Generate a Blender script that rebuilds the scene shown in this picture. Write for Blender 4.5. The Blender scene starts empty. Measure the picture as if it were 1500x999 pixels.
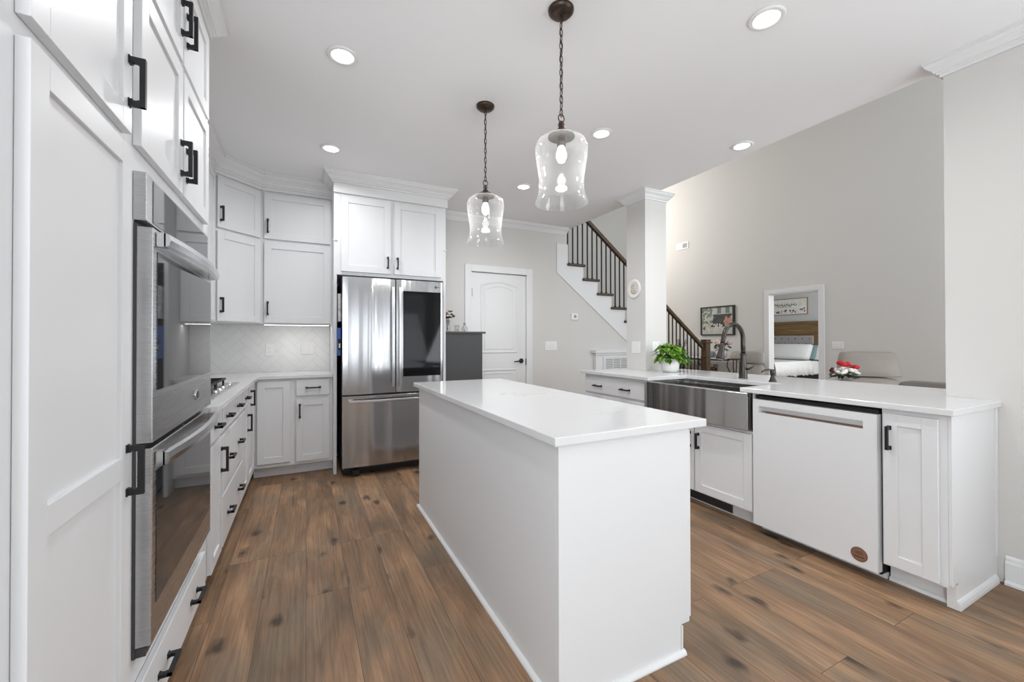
import bpy, bmesh, math, random
from mathutils import Vector, Matrix
random.seed(7)
PI = math.pi
SC = bpy.context.scene
COL = SC.collection

# ------------------------------------------------------------------ camera, light, exposure
def setup_camera():
    f, yaw, pitch, roll, cy, H = 601.43, math.radians(26.5636), math.radians(.4159), math.radians(-.0895), 493.96, 1.227
    fw = Vector((math.sin(yaw)*math.cos(pitch), math.cos(yaw)*math.cos(pitch), math.sin(pitch)))
    r = Vector((math.cos(yaw), -math.sin(yaw), 0)); u = r.cross(fw)
    r2 = r*math.cos(roll)+u*math.sin(roll); u2 = -r*math.sin(roll)+u*math.cos(roll)
    cd = bpy.data.cameras.new('camera'); co = bpy.data.objects.new('camera', cd); COL.objects.link(co)
    m = Matrix((r2, u2, -fw)).transposed().to_4x4(); m.translation = (0, 0, H)
    co.matrix_world = m
    cd.sensor_width = 36; cd.lens = f/1500*36; cd.shift_y = (cy-499.5)/1500; cd.clip_start = .05
    SC.camera = co
setup_camera()
SC.view_settings.view_transform = 'Standard'; SC.view_settings.look = 'None'
SC.view_settings.exposure = 0.06; SC.view_settings.gamma = 1; SC.view_settings.use_curve_mapping = False
world = bpy.data.worlds.new('world'); SC.world = world; world.use_nodes = True
world.node_tree.nodes['Background'].inputs[0].default_value = (.93, .96, 1, 1)
world.node_tree.nodes['Background'].inputs[1].default_value = 1.2

def area(name, loc, aim, sx, sy, power, col=(1, 1, 1), spread=180):
    l = bpy.data.lights.new(name, 'AREA'); l.shape = 'RECTANGLE'; l.size = sx; l.size_y = sy
    l.energy = power; l.color = col; l.spread = math.radians(spread)
    o = bpy.data.objects.new(name, l); COL.objects.link(o); o.location = loc
    o.rotation_euler = (Vector(aim)-Vector(loc)).to_track_quat('-Z', 'Y').to_euler()
    return o
DAY = (.895, .955, 1)
# unseen rear windows, plus side, left, living and bedroom lamps added for brightness
for wx in (-.15, 1.15, 2.45): area('window_light_rear', (wx, -3.30, 1.35), (wx, -1.3, 3.35), .78, 1.8, 8, DAY)  # out of view; split in three to streak reflections in the fridge steel
area('window_light_side', (3.08, -1.0, 1.5), (1.0, -.2, 2.6), 1.5, 1.7, 48, DAY)  # added lamp, brightens the kitchen from the closed right wall
area('window_light_left', (-.93, -.9, 1.6), (1.6, .4, 2.3), 1.5, 1.6, 66, DAY)  # lamp added on the closed left wall to lift faces turned left
area('window_light_living', (5.5, -2.35, 2.2), (5.5, 2, 2.2), 3.6, 3.2, 140, DAY)  # added lamp standing in for unseen living room windows
area('window_light_landing', (5.8, 8.6, 3.9), (7.6, 6.6, 3.6), 1.6, 1.4, 88, (1, .97, .92))
area('window_light_bedroom', (9.6, 2.75, 1.7), (9.9, 5, 1.2), 1.6, 1.3, 70, DAY)  # lamp added to light the bedroom from out of view

# ------------------------------------------------------------------ materials
def new_mat(name):
    m = bpy.data.materials.new(name); m.use_nodes = True
    return m, m.node_tree.nodes, m.node_tree.links, m.node_tree.nodes['Principled BSDF']
def mat(name, col, rough=.5, metal=0, noise=0, nscale=8, bump=0, bscale=60, spec=None, emit=None, es=0, coat=0):
    m, N, L, b = new_mat(name)
    b.inputs['Base Color'].default_value = (*col, 1); b.inputs['Roughness'].default_value = rough
    b.inputs['Metallic'].default_value = metal
    if spec is not None: b.inputs['Specular IOR Level'].default_value = spec
    if coat: b.inputs['Coat Weight'].default_value = coat; b.inputs['Coat Roughness'].default_value = .08
    tc = N.new('ShaderNodeTexCoord')
    if noise:
        n = N.new('ShaderNodeTexNoise'); n.inputs['Scale'].default_value = nscale; n.inputs['Detail'].default_value = 4
        L.new(tc.outputs['Object'], n.inputs['Vector'])
        r = N.new('ShaderNodeValToRGB'); r.color_ramp.elements[0].position = .3; r.color_ramp.elements[1].position = .7
        r.color_ramp.elements[0].color = (*[c*(1-noise) for c in col], 1)
        r.color_ramp.elements[1].color = (*[min(1, c*(1+noise)) for c in col], 1)
        L.new(n.outputs['Fac'], r.inputs[0]); L.new(r.outputs[0], b.inputs['Base Color'])
    if bump:
        n = N.new('ShaderNodeTexNoise'); n.inputs['Scale'].default_value = bscale; n.inputs['Detail'].default_value = 3
        L.new(tc.outputs['Object'], n.inputs['Vector'])
        bp = N.new('ShaderNodeBump'); bp.inputs['Strength'].default_value = bump; bp.inputs['Distance'].default_value = .004
        L.new(n.outputs['Fac'], bp.inputs['Height']); L.new(bp.outputs[0], b.inputs['Normal'])
    if emit:
        b.inputs['Emission Color'].default_value = (*emit, 1); b.inputs['Emission Strength'].default_value = es
    return m
def steel(name, axis, col=(.56, .56, .57), rough=.2, wave=.5, sx=9, sz=.5):
    """brushed stainless steel; the sheet ripples slightly across its width"""
    m, N, L, b = new_mat(name)
    b.inputs['Base Color'].default_value = (*col, 1); b.inputs['Metallic'].default_value = 1
    tc = N.new('ShaderNodeTexCoord'); mp = N.new('ShaderNodeMapping')
    sc = {'x': (sx, sx, sz)}[axis]; mp.inputs['Scale'].default_value = sc
    n = N.new('ShaderNodeTexNoise'); n.inputs['Scale'].default_value = 1; n.inputs['Detail'].default_value = .6
    L.new(tc.outputs['Object'], mp.inputs[0]); L.new(mp.outputs[0], n.inputs['Vector'])
    bp = N.new('ShaderNodeBump'); bp.inputs['Strength'].default_value = wave; bp.inputs['Distance'].default_value = .02
    L.new(n.outputs['Fac'], bp.inputs['Height']); L.new(bp.outputs[0], b.inputs['Normal'])
    mp2 = N.new('ShaderNodeMapping'); mp2.inputs['Scale'].default_value = (2, 2, 900)
    n2 = N.new('ShaderNodeTexNoise'); n2.inputs['Scale'].default_value = 1
    L.new(tc.outputs['Object'], mp2.inputs[0]); L.new(mp2.outputs[0], n2.inputs['Vector'])
    mr = N.new('ShaderNodeMapRange'); mr.inputs[3].default_value = rough*.8; mr.inputs[4].default_value = rough*1.25
    L.new(n2.outputs['Fac'], mr.inputs[0]); L.new(mr.outputs[0], b.inputs['Roughness'])
    return m
def wood_floor():
    m, N, L, b = new_mat('oak_plank_floor')
    def node(t, **k):
        n = N.new(t)
        for a, v in k.items(): setattr(n, a, v)
        return n
    tc = node('ShaderNodeTexCoord')
    sep = node('ShaderNodeSeparateXYZ'); L.new(tc.outputs['Object'], sep.inputs[0])
    com = node('ShaderNodeCombineXYZ'); L.new(sep.outputs[1], com.inputs[0]); L.new(sep.outputs[0], com.inputs[1])
    br = node('ShaderNodeTexBrick'); br.offset = .37; br.offset_frequency = 3; br.squash = 1
    br.inputs['Scale'].default_value = 1; br.inputs['Brick Width'].default_value = 1.35; br.inputs['Row Height'].default_value = .188
    br.inputs['Mortar Size'].default_value = .0011; br.inputs['Mortar Smooth'].default_value = .3
    br.inputs['Color1'].default_value = (0, 0, 0, 1); br.inputs['Color2'].default_value = (1, 1, 1, 1); br.inputs['Mortar'].default_value = (.5, .5, .5, 1)
    L.new(com.outputs[0], br.inputs['Vector'])
    # an offset per plank so the figure breaks at every joint
    mul = node('ShaderNodeMath', operation='MULTIPLY'); mul.inputs[1].default_value = 37.0; L.new(br.outputs['Color'], mul.inputs[0])
    c2 = node('ShaderNodeCombineXYZ'); L.new(sep.outputs[0], c2.inputs[0]); L.new(sep.outputs[1], c2.inputs[1]); L.new(mul.outputs[0], c2.inputs[2])
    def noise(sx, sy, detail, dist, rough=.55):
        mp = node('ShaderNodeMapping'); mp.inputs['Scale'].default_value = (sx, sy, 1); L.new(c2.outputs[0], mp.inputs[0])
        n = node('ShaderNodeTexNoise'); n.inputs['Scale'].default_value = 1; n.inputs['Detail'].default_value = detail
        n.inputs['Distortion'].default_value = dist; n.inputs['Roughness'].default_value = rough
        L.new(mp.outputs[0], n.inputs['Vector']); return n
    big = noise(7, 1.5, 3, .8); grain = noise(95, 3.2, 4, .6, .65); patch = noise(5, 2.2, 2, 0)
    ramp = node('ShaderNodeValToRGB'); e = ramp.color_ramp.elements
    e[0].position = .28; e[0].color = (.145, .090, .052, 1); e[1].position = .72; e[1].color = (.40, .238, .130, 1)
    k = e.new(.5); k.color = (.26, .152, .083, 1)
    L.new(big.outputs['Fac'], ramp.inputs[0])
    rp = node('ShaderNodeValToRGB'); rp.color_ramp.elements[0].position = .46; rp.color_ramp.elements[1].position = .68
    L.new(patch.outputs['Fac'], rp.inputs[0])
    mx = node('ShaderNodeMixRGB', blend_type='MIX'); L.new(rp.outputs[0], mx.inputs[0]); L.new(ramp.outputs[0], mx.inputs[1]); mx.inputs[2].default_value = (.19, .146, .100, 1)
    f2 = node('ShaderNodeMath', operation='MULTIPLY'); f2.inputs[1].default_value = .62; L.new(rp.outputs[0], f2.inputs[0]); L.new(f2.outputs[0], mx.inputs[0])
    gr = node('ShaderNodeMapRange'); gr.inputs[1].default_value = .3; gr.inputs[2].default_value = .7; gr.inputs[3].default_value = .68; gr.inputs[4].default_value = 1.28
    L.new(grain.outputs['Fac'], gr.inputs[0])
    m2 = node('ShaderNodeMixRGB', blend_type='MULTIPLY'); m2.inputs[0].default_value = 1; L.new(mx.outputs[0], m2.inputs[1]); L.new(gr.outputs[0], m2.inputs[2])
    # plank to plank tone
    tn = node('ShaderNodeMapRange'); tn.inputs[3].default_value = .9; tn.inputs[4].default_value = 1.13; L.new(br.outputs['Color'], tn.inputs[0])
    m3 = node('ShaderNodeMixRGB', blend_type='MULTIPLY'); m3.inputs[0].default_value = 1; L.new(m2.outputs[0], m3.inputs[1]); L.new(tn.outputs[0], m3.inputs[2])
    # knots
    mp = node('ShaderNodeMapping'); mp.inputs['Scale'].default_value = (5.8, 3.0, 1); L.new(c2.outputs[0], mp.inputs[0])
    dn = noise(16, 9, 2, 0); addv = node('ShaderNodeMixRGB', blend_type='LINEAR_LIGHT'); addv.inputs[0].default_value = .16
    L.new(mp.outputs[0], addv.inputs[1]); L.new(dn.outputs['Color'], addv.inputs[2])
    vo = node('ShaderNodeTexVoronoi'); vo.inputs['Scale'].default_value = 1; vo.inputs['Randomness'].default_value = 1; L.new(addv.outputs[0], vo.inputs['Vector'])
    kr = node('ShaderNodeValToRGB'); kr.color_ramp.elements[0].position = .07; kr.color_ramp.elements[0].color = (.22, .21, .21, 1)
    kr.color_ramp.elements[1].position = .2; kr.color_ramp.elements[1].color = (1, 1, 1, 1); L.new(vo.outputs['Distance'], kr.inputs[0])
    m4 = node('ShaderNodeMixRGB', blend_type='MULTIPLY'); m4.inputs[0].default_value = .95; L.new(m3.outputs[0], m4.inputs[1]); L.new(kr.outputs[0], m4.inputs[2])
    mo = node('ShaderNodeMixRGB', blend_type='MIX'); L.new(br.outputs['Fac'], mo.inputs[0]); L.new(m4.outputs[0], mo.inputs[1]); mo.inputs[2].default_value = (.055, .032, .02, 1)
    L.new(mo.outputs[0], b.inputs['Base Color'])
    rr = node('ShaderNodeMapRange'); rr.inputs[3].default_value = .42; rr.inputs[4].default_value = .6; L.new(grain.outputs['Fac'], rr.inputs[0]); L.new(rr.outputs[0], b.inputs['Roughness'])
    bp = node('ShaderNodeBump'); bp.inputs['Strength'].default_value = .12; bp.inputs['Distance'].default_value = .003
    L.new(grain.outputs['Fac'], bp.inputs['Height']); L.new(bp.outputs[0], b.inputs['Normal'])
    return m
def wood(name, c0, c1, axis='x', rough=.4):
    m, N, L, b = new_mat(name)
    tc = N.new('ShaderNodeTexCoord'); mp = N.new('ShaderNodeMapping')
    mp.inputs['Scale'].default_value = {'x': (2, 40, 40), 'y': (40, 2, 40), 'z': (40, 40, 2)}[axis]
    n = N.new('ShaderNodeTexNoise'); n.inputs['Scale'].default_value = 1; n.inputs['Detail'].default_value = 4; n.inputs['Distortion'].default_value = .6
    r = N.new('ShaderNodeValToRGB'); r.color_ramp.elements[0].position = .3; r.color_ramp.elements[1].position = .7
    r.color_ramp.elements[0].color = (*c0, 1); r.color_ramp.elements[1].color = (*c1, 1)
    L.new(tc.outputs['Object'], mp.inputs[0]); L.new(mp.outputs[0], n.inputs['Vector']); L.new(n.outputs['Fac'], r.inputs[0]); L.new(r.outputs[0], b.inputs['Base Color'])
    b.inputs['Roughness'].default_value = rough
    return m
def quartz():
    m, N, L, b = new_mat('white_quartz')
    tc = N.new('ShaderNodeTexCoord')
    n = N.new('ShaderNodeTexNoise'); n.inputs['Scale'].default_value = 2.2; n.inputs['Detail'].default_value = 8; n.inputs['Distortion'].default_value = 1.6
    L.new(tc.outputs['Object'], n.inputs['Vector'])
    r = N.new('ShaderNodeValToRGB'); e = r.color_ramp.elements
    e[0].position = .49; e[0].color = (.73, .73, .735, 1); e[1].position = .53; e[1].color = (.73, .73, .735, 1)
    k = e.new(.51); k.color = (.64, .63, .62, 1)
    L.new(n.outputs['Fac'], r.inputs[0])
    s = N.new('ShaderNodeTexNoise'); s.inputs['Scale'].default_value = 3; L.new(tc.outputs['Object'], s.inputs['Vector'])
    sr = N.new('ShaderNodeValToRGB'); sr.color_ramp.elements[0].position = .55; sr.color_ramp.elements[1].position = .72; L.new(s.outputs['Fac'], sr.inputs[0])
    mx = N.new('ShaderNodeMixRGB'); L.new(sr.outputs[0], mx.inputs[0]); mx.inputs[1].default_value = (.73, .73, .735, 1); L.new(r.outputs[0], mx.inputs[2])
    L.new(mx.outputs[0], b.inputs['Base Color']); b.inputs['Roughness'].default_value = .1
    return m
def glass_shade():
    m, N, L, b = new_mat('clear_shade_glass')
    tr = N.new('ShaderNodeBsdfTransparent'); tr.inputs[0].default_value = (.96, .965, .965, 1)
    gl = N.new('ShaderNodeBsdfGlossy'); gl.inputs['Roughness'].default_value = .03
    tl = N.new('ShaderNodeBsdfTranslucent'); tl.inputs[0].default_value = (.95, .95, .95, 1)
    df = N.new('ShaderNodeBsdfDiffuse'); df.inputs[0].default_value = (.95, .95, .95, 1)
    lw = N.new('ShaderNodeLayerWeight'); lw.inputs[0].default_value = .16
    mr = N.new('ShaderNodeMapRange'); mr.inputs[1].default_value = 0; mr.inputs[2].default_value = 1; mr.inputs[3].default_value = .035; mr.inputs[4].default_value = .8
    L.new(lw.outputs['Facing'], mr.inputs[0])
    a = N.new('ShaderNodeAddShader'); 
    mxd = N.new('ShaderNodeMixShader'); mxd.inputs[0].default_value = .5; L.new(tl.outputs[0], mxd.inputs[1]); L.new(df.outputs[0], mxd.inputs[2])  # milky white mixed in, strongest at grazing edges, imitating a bright rim
    mxg = N.new('ShaderNodeMixShader'); mxg.inputs[0].default_value = .6; L.new(mxd.outputs[0], mxg.inputs[1]); L.new(gl.outputs[0], mxg.inputs[2])
    mx = N.new('ShaderNodeMixShader'); L.new(mr.outputs[0], mx.inputs[0]); L.new(tr.outputs[0], mx.inputs[1]); L.new(mxg.outputs[0], mx.inputs[2])
    L.new(mx.outputs[0], N['Material Output'].inputs[0])
    return m
def clear_glass(name, tint=(.97, .98, .98), refl=.12):
    m, N, L, b = new_mat(name)
    tr = N.new('ShaderNodeBsdfTransparent'); tr.inputs[0].default_value = (*tint, 1)
    gl = N.new('ShaderNodeBsdfGlossy'); gl.inputs['Roughness'].default_value = .02
    mx = N.new('ShaderNodeMixShader'); mx.inputs[0].default_value = refl
    L.new(tr.outputs[0], mx.inputs[1]); L.new(gl.outputs[0], mx.inputs[2]); L.new(mx.outputs[0], N['Material Output'].inputs[0])
    return m

M = dict(
    sky=mat('daylit_pane', (.8, .85, .9), .3, emit=(.93, .96, 1), es=.6),  # self-lit panes of the added windows, closed wall behind them
    white=mat('white_cabinet_paint', (.765, .77, .78), .36, spec=.4),
    trim=mat('white_trim_paint', (.79, .79, .79), .4),
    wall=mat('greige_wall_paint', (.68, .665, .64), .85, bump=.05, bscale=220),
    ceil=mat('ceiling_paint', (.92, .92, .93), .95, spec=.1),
    stairwall=mat('stair_wall_paint', (.60, .59, .56), .85),
    floor=wood_floor(), quartz=quartz(),
    black=mat('black_metal', (.018, .018, .02), .42, .3),
    iron=mat('dark_iron', (.022, .018, .015), .5, .5),
    bronze=mat('oil_rubbed_bronze', (.075, .055, .042), .38, .8, noise=.3, nscale=30),
    faucet=mat('gunmetal_faucet', (.065, .058, .052), .3, .9),
    steel=steel('brushed_steel_fridge', 'x', (.46, .46, .47), wave=1.0, sx=6.5, sz=.16, rough=.15),
    steel_sink=steel('brushed_steel_sink', 'x', (.50, .495, .485), wave=1.0, sx=9, sz=.3, rough=.2),
    steel_oven=steel('brushed_steel_oven', 'x', (.60, .60, .605), wave=.03, sx=3, sz=1, rough=.26),
    steel_dark=mat('dark_steel', (.10, .10, .105), .4, .7),
    steel_bar=mat('satin_steel_bar', (.66, .66, .67), .2, 1),
    ovenglass=mat('dark_oven_glass', (.035, .036, .038), .03, 0, spec=.75),
    blackglass=mat('smoked_black_glass', (.006, .006, .007), .05, 0, spec=.28),
    tile=mat('white_marble_tile', (.80, .80, .795), .15, noise=.025, nscale=5),
    grout=mat('pale_grout', (.60, .60, .595), .9),
    plastic=mat('white_plastic', (.84, .84, .83), .4), slot=mat('grey_slot', (.35, .35, .35), .6),
    glass=glass_shade(), clear=clear_glass('clear_glass'),
    bulb=mat('bulb_glow', (1, 1, 1), .5, emit=(1, .96, .9), es=9), lens=mat('downlight_lens', (1, 1, 1), .5, emit=(1, .98, .95), es=6),
    led=mat('led_strip', (1, 1, 1), .5, emit=(1, .98, .95), es=5),
    charcoal=mat('charcoal_paint', (.045, .045, .047), .45), charcoal_top=mat('dark_wood_top', (.06, .05, .045), .4),
    tread=wood('dark_walnut_tread', (.035, .022, .014), (.09, .055, .034), 'x'),
    rail=wood('walnut_rail', (.05, .030, .016), (.13, .08, .04), 'x'),
    newel=wood('walnut_newel', (.06, .036, .018), (.15, .092, .045), 'z'),
    leaf=mat('pothos_leaf', (.14, .31, .025), .4, noise=.5, nscale=18), leafdark=mat('dark_leaf', (.035, .07, .025), .5, noise=.3, nscale=30),
    stem=mat('brown_stem', (.10, .08, .06), .7), soil=mat('potting_soil', (.05, .035, .025), .95),
    ceramic=mat('white_ceramic', (.82, .81, .79), .35),
    red=mat('red_petals', (.55, .006, .012), .55, noise=.3, nscale=60), petal=mat('white_petals', (.82, .80, .76), .6, noise=.1, nscale=60),
    pink=mat('pink_petals', (.72, .50, .46), .6, noise=.2, nscale=60), berry=mat('dark_red_berry', (.10, .01, .015), .5),
    leather=mat('taupe_leather', (.31, .275, .245), .5, noise=.05, nscale=5, bump=.25, bscale=9), 
    darkleather=mat('dark_taupe_leather', (.15, .135, .12), .5),
    fabric=mat('grey_tufted_fabric', (.36, .34, .335), .9, bump=.2, bscale=150),
    button=mat('fabric_button', (.12, .11, .11), .9),
    headwood=wood('stained_headboard_wood', (.11, .062, .022), (.27, .165, .07), 'y'),
    linen=mat('white_linen', (.82, .81, .79), .9, bump=.6, bscale=25), teal=mat('teal_satin', (.20, .29, .29), .5),
    darkteal=mat('dark_teal_fabric', (.03, .06, .06), .8),
    dark=mat('black_fabric', (.012, .012, .012), .9),
    blue=mat('blue_fabric', (.035, .13, .48), .6), label=mat('pale_label', (.75, .75, .7), .6),
    foil=mat('crinkled_white_film', (.6, .6, .6), .35, noise=.4, nscale=25, bump=.8, bscale=40),
    copper=mat('copper_sticker', (.35, .20, .14), .35, .5), copper_dark=mat('brown_print', (.10, .05, .035), .6),
    bedwall=mat('bedroom_wall_paint', (.60, .60, .585), .9),
    sign=mat('whitewashed_board', (.80, .77, .70), .8, noise=.12, nscale=14), signwood=mat('sign_frame_wood', (.28, .17, .10), .7),
    ink=mat('dark_ink', (.05, .045, .045), .8), purple=mat('muted_purple_ink', (.20, .13, .18), .8),
    frame=mat('black_brown_frame', (.025, .02, .016), .4),
    stone=mat('cream_plaque', (.62, .57, .48), .7, noise=.2, nscale=30, bump=.6, bscale=60),
    glow=mat('clock_face', (.5, .5, .5), .4), marble=mat('pale_marble_top', (.72, .71, .69), .25),
    greyblue=mat('grey_blue_ceramic', (.30, .34, .36), .4), rubber=mat('black_gap_rubber', (.01, .01, .01), .7),
    chrome=mat('chrome', (.75, .75, .76), .1, 1), ductdark=mat('dark_duct', (.03, .03, .03), .8),
    pic_sky=mat('painting_pale', (.55, .56, .52), .7, noise=.15, nscale=9), pic_dark=mat('painting_charcoal', (.07, .075, .072), .7, noise=.4, nscale=20),
    pic_green=mat('painting_foliage', (.22, .26, .20), .7, noise=.6, nscale=30), pic_orange=mat('painting_coral', (.55, .27, .19), .7, noise=.3, nscale=40),
    pic_cream=mat('painting_cream', (.66, .62, .55), .7, noise=.2, nscale=30), pic_window=mat('painting_window', (.20, .22, .21), .7),
)

# ------------------------------------------------------------------ mesh helpers
class MB:
    """collects shapes and links them as ONE mesh object"""
    def __init__(self): self.bm = bmesh.new()
    def box(self, x0, x1, y0, y1, z0, z1, R=None):
        vs = [Vector(p) for p in ((x0, y0, z0), (x1, y0, z0), (x1, y1, z0), (x0, y1, z0), (x0, y0, z1), (x1, y0, z1), (x1, y1, z1), (x0, y1, z1))]
        if R is not None: vs = [R @ v for v in vs]
        v = [self.bm.verts.new(p) for p in vs]
        for f in ((3, 2, 1, 0), (4, 5, 6, 7), (0, 1, 5, 4), (1, 2, 6, 5), (2, 3, 7, 6), (3, 0, 4, 7)): self.bm.faces.new([v[i] for i in f])
        return self
    def prism(self, pts, axis, a, b):
        """polygon pts (2D) extruded along axis from a to b; 'y': pts are (x,z); 'z': (x,y); 'x': (y,z)"""
        def P(p, t): return {'y': (p[0], t, p[1]), 'z': (p[0], p[1], t), 'x': (t, p[0], p[1])}[axis]
        v0 = [self.bm.verts.new(P(p, a)) for p in pts]; v1 = [self.bm.verts.new(P(p, b)) for p in pts]
        n = len(pts); fs = [self.bm.faces.new(v0[::-1]), self.bm.faces.new(v1)]
        for i in range(n): fs.append(self.bm.faces.new((v0[i], v0[(i+1) % n], v1[(i+1) % n], v1[i])))
        bmesh.ops.recalc_face_normals(self.bm, faces=fs)
        return self
    def lathe(self, prof, n=32, c=(0, 0, 0), R=None, smooth=True):
        rings = []
        for r, z in prof:
            ring = []
            for i in range(n):
                a = 2*PI*i/n; p = Vector((r*math.cos(a), r*math.sin(a), z))
                if R is not None: p = R @ p
                ring.append(self.bm.verts.new(p+Vector(c)))
            rings.append(ring)
        fs = []
        for k in range(len(rings)-1):
            for i in range(n):
                f = self.bm.faces.new((rings[k][i], rings[k][(i+1) % n], rings[k+1][(i+1) % n], rings[k+1][i])); f.smooth = smooth; fs.append(f)
        for ring, rev in ((rings[0], True), (rings[-1], False)):
            if (Vector(ring[0].co)-Vector(ring[n//2].co)).length > 1e-4:
                fs.append(self.bm.faces.new(ring[::-1] if rev else ring))
        bmesh.ops.recalc_face_normals(self.bm, faces=fs)
        return self
    def tube(self, pts, r, n=8, closed=False, cap=True, flat=1.0):
        pts = [Vector(p) for p in pts]; m = len(pts); rings = []
        rr = r if isinstance(r, (list, tuple)) else [r]*m
        up = Vector((0, 0, 1)); prev = None
        for i, p in enumerate(pts):
            if closed: t = (pts[(i+1) % m]-pts[i-1])
            else: t = pts[min(i+1, m-1)]-pts[max(i-1, 0)]
            t.normalize()
            if prev is None:
                a = up if abs(t.z) < .9 else Vector((1, 0, 0)); u = t.cross(a).normalized()
            else:
                u = (prev-t*prev.dot(t)).normalized()
            prev = u; w = t.cross(u)
            rings.append([self.bm.verts.new(p+u*rr[i]*math.cos(2*PI*k/n)+w*rr[i]*flat*math.sin(2*PI*k/n)) for k in range(n)])
        fs = []
        for i in range(m if closed else m-1):
            A, B = rings[i], rings[(i+1) % m]
            for k in range(n):
                f = self.bm.faces.new((A[k], A[(k+1) % n], B[(k+1) % n], B[k])); f.smooth = True; fs.append(f)
        if not closed and cap: fs.append(self.bm.faces.new(rings[0][::-1])); fs.append(self.bm.faces.new(rings[-1]))
        bmesh.ops.recalc_face_normals(self.bm, faces=fs)
        return self
    def ball(self, c, r, s=(1, 1, 1), sub=2, jit=0):
        q = bmesh.ops.create_icosphere(self.bm, subdivisions=sub, radius=1)
        for v in q['verts']:
            k = 1+random.uniform(-jit, jit)
            v.co = Vector((c[0]+v.co.x*r*s[0]*k, c[1]+v.co.y*r*s[1]*k, c[2]+v.co.z*r*s[2]*k))
        for v in q['verts']:
            for f in v.link_faces: f.smooth = True
        return self
    def sweep(self, path, prof, left=True, closed=False):
        """moulding: path in XY, profile (d out of the wall, z); out = left or right of the path direction"""
        path = [Vector((p[0], p[1])) for p in path]; n = len(path); rows = []
        def nrm(a, b):
            t = (b-a).normalized(); k = Vector((-t.y, t.x)); return k if left else -k
        for i in range(n):
            if closed or 0 < i < n-1:
                n0 = nrm(path[i-1], path[i]); n1 = nrm(path[i], path[(i+1) % n]); b = (n0+n1); b = b/(b.dot(n0)) if b.length > 1e-6 else n0
            elif i == 0: b = nrm(path[0], path[1])
            else: b = nrm(path[-2], path[-1])
            rows.append([self.bm.verts.new((path[i].x+b.x*d, path[i].y+b.y*d, z)) for d, z in prof])
        m = len(prof); fs = []
        for i in range(n if closed else n-1):
            A, B = rows[i], rows[(i+1) % n]
            for k in range(m): fs.append(self.bm.faces.new((A[k], A[(k+1) % m], B[(k+1) % m], B[k])))
        if not closed: fs.append(self.bm.faces.new(rows[0])); fs.append(self.bm.faces.new(rows[-1][::-1]))
        bmesh.ops.recalc_face_normals(self.bm, faces=fs)
        return self
    def build(self, name, m, parent=None, bevel=0, seg=2, sub=0, loc=None, rot=None, smooth=False):
        me = bpy.data.meshes.new(name)
        if smooth:
            for f in self.bm.faces: f.smooth = True
        self.bm.to_mesh(me); self.bm.free(); me.materials.append(m)
        o = bpy.data.objects.new(name, me); COL.objects.link(o)
        if parent: o.parent = parent
        if loc: o.location = loc
        if rot: o.rotation_euler = rot
        if bevel:
            b = o.modifiers.new('bevel', 'BEVEL'); b.width = bevel; b.segments = seg; b.limit_method = 'ANGLE'; b.angle_limit = math.radians(40)
        if sub:
            s = o.modifiers.new('subdivision', 'SUBSURF'); s.levels = sub; s.render_levels = sub
        return o
def tag(o, label, cat, group=None, kind=None):
    if label: o['label'] = label
    if cat: o['category'] = cat
    if group: o['group'] = group
    if kind: o['kind'] = kind
    return o
def thing(name, label, cat, loc=(0, 0, 0), rz=0, group=None):
    o = bpy.data.objects.new(name, None); COL.objects.link(o); o.location = loc; o.rotation_euler = (0, 0, rz); o.empty_display_size = .1
    return tag(o, label, cat, group)
def struct(o, label=None, cat=None):
    o['kind'] = 'structure'
    if label: o['label'] = label
    if cat: o['category'] = cat
    return o
def copy_tree(o, parent=None):
    c = o.copy(); COL.objects.link(c)
    if parent: c.parent = parent
    for ch in list(o.children): copy_tree(ch, c)
    return c
LEFT, BACK, PEN = PI/2, 0, -PI/2      # which way a cabinet front looks: +X, -Y, -X

# ------------------------------------------------------------------ the setting
C = 2.77; WB = 4.75; WL = -1.02; WR = 3.15; CE = 3.265; LX = 7.75
def boxes(name, m, *bs, **k):
    mb = MB()
    for b in bs: mb.box(*b)
    return struct(mb.build(name, m, **k))
tag(boxes('floor', M['floor'], (WL-.12, 11.8, -3.6, 9.4, -.1, 0)), 'wide brown oak plank floor with dark knots', 'floor')
tag(boxes('ceiling', M['ceil'], (WL-.12, CE, -3.6, WB+.12, C, C+.25)), 'flat light grey kitchen ceiling with round downlights', 'ceiling')
tag(boxes('wall_left', M['wall'], (WL-.12, WL, -3.6, WB+.12, 0, C)), 'greige kitchen wall behind the left cabinets', 'wall')
DX0, DX1, DZ = 1.82, 2.582, 2.072
tag(boxes('wall_back', M['wall'], (WL, DX0-.012, WB, WB+.12, 0, C), (DX1+.012, CE-.04, WB, WB+.12, 0, C), (DX0-.012, DX1+.012, WB, WB+.12, DZ+.012, C)), 'greige back wall around the white panel door', 'wall')
tag(boxes('wall_right', M['wall'], (WR, CE, -3.6, .956, 0, C)), 'greige wall at the near end of the peninsula', 'wall')
tag(boxes('wall_knee', M['wall'], (WR+.001, CE, .957, 3.42, 0, .883)), 'low wall under the bar side of the peninsula', 'wall')
tag(boxes('wall_rear', M['wall'], (WL, -.7, -3.6, -3.45, 0, C), (3.0, CE, -3.6, -3.45, 0, C), (-.7, 3.0, -3.6, -3.45, 0, .35), (-.7, 3.0, -3.6, -3.45, 2.55, C), (.35, .65, -3.6, -3.45, .35, 2.55), (1.65, 1.95, -3.6, -3.45, .35, 2.55)), 'wall behind the camera around the large window', 'wall')
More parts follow.
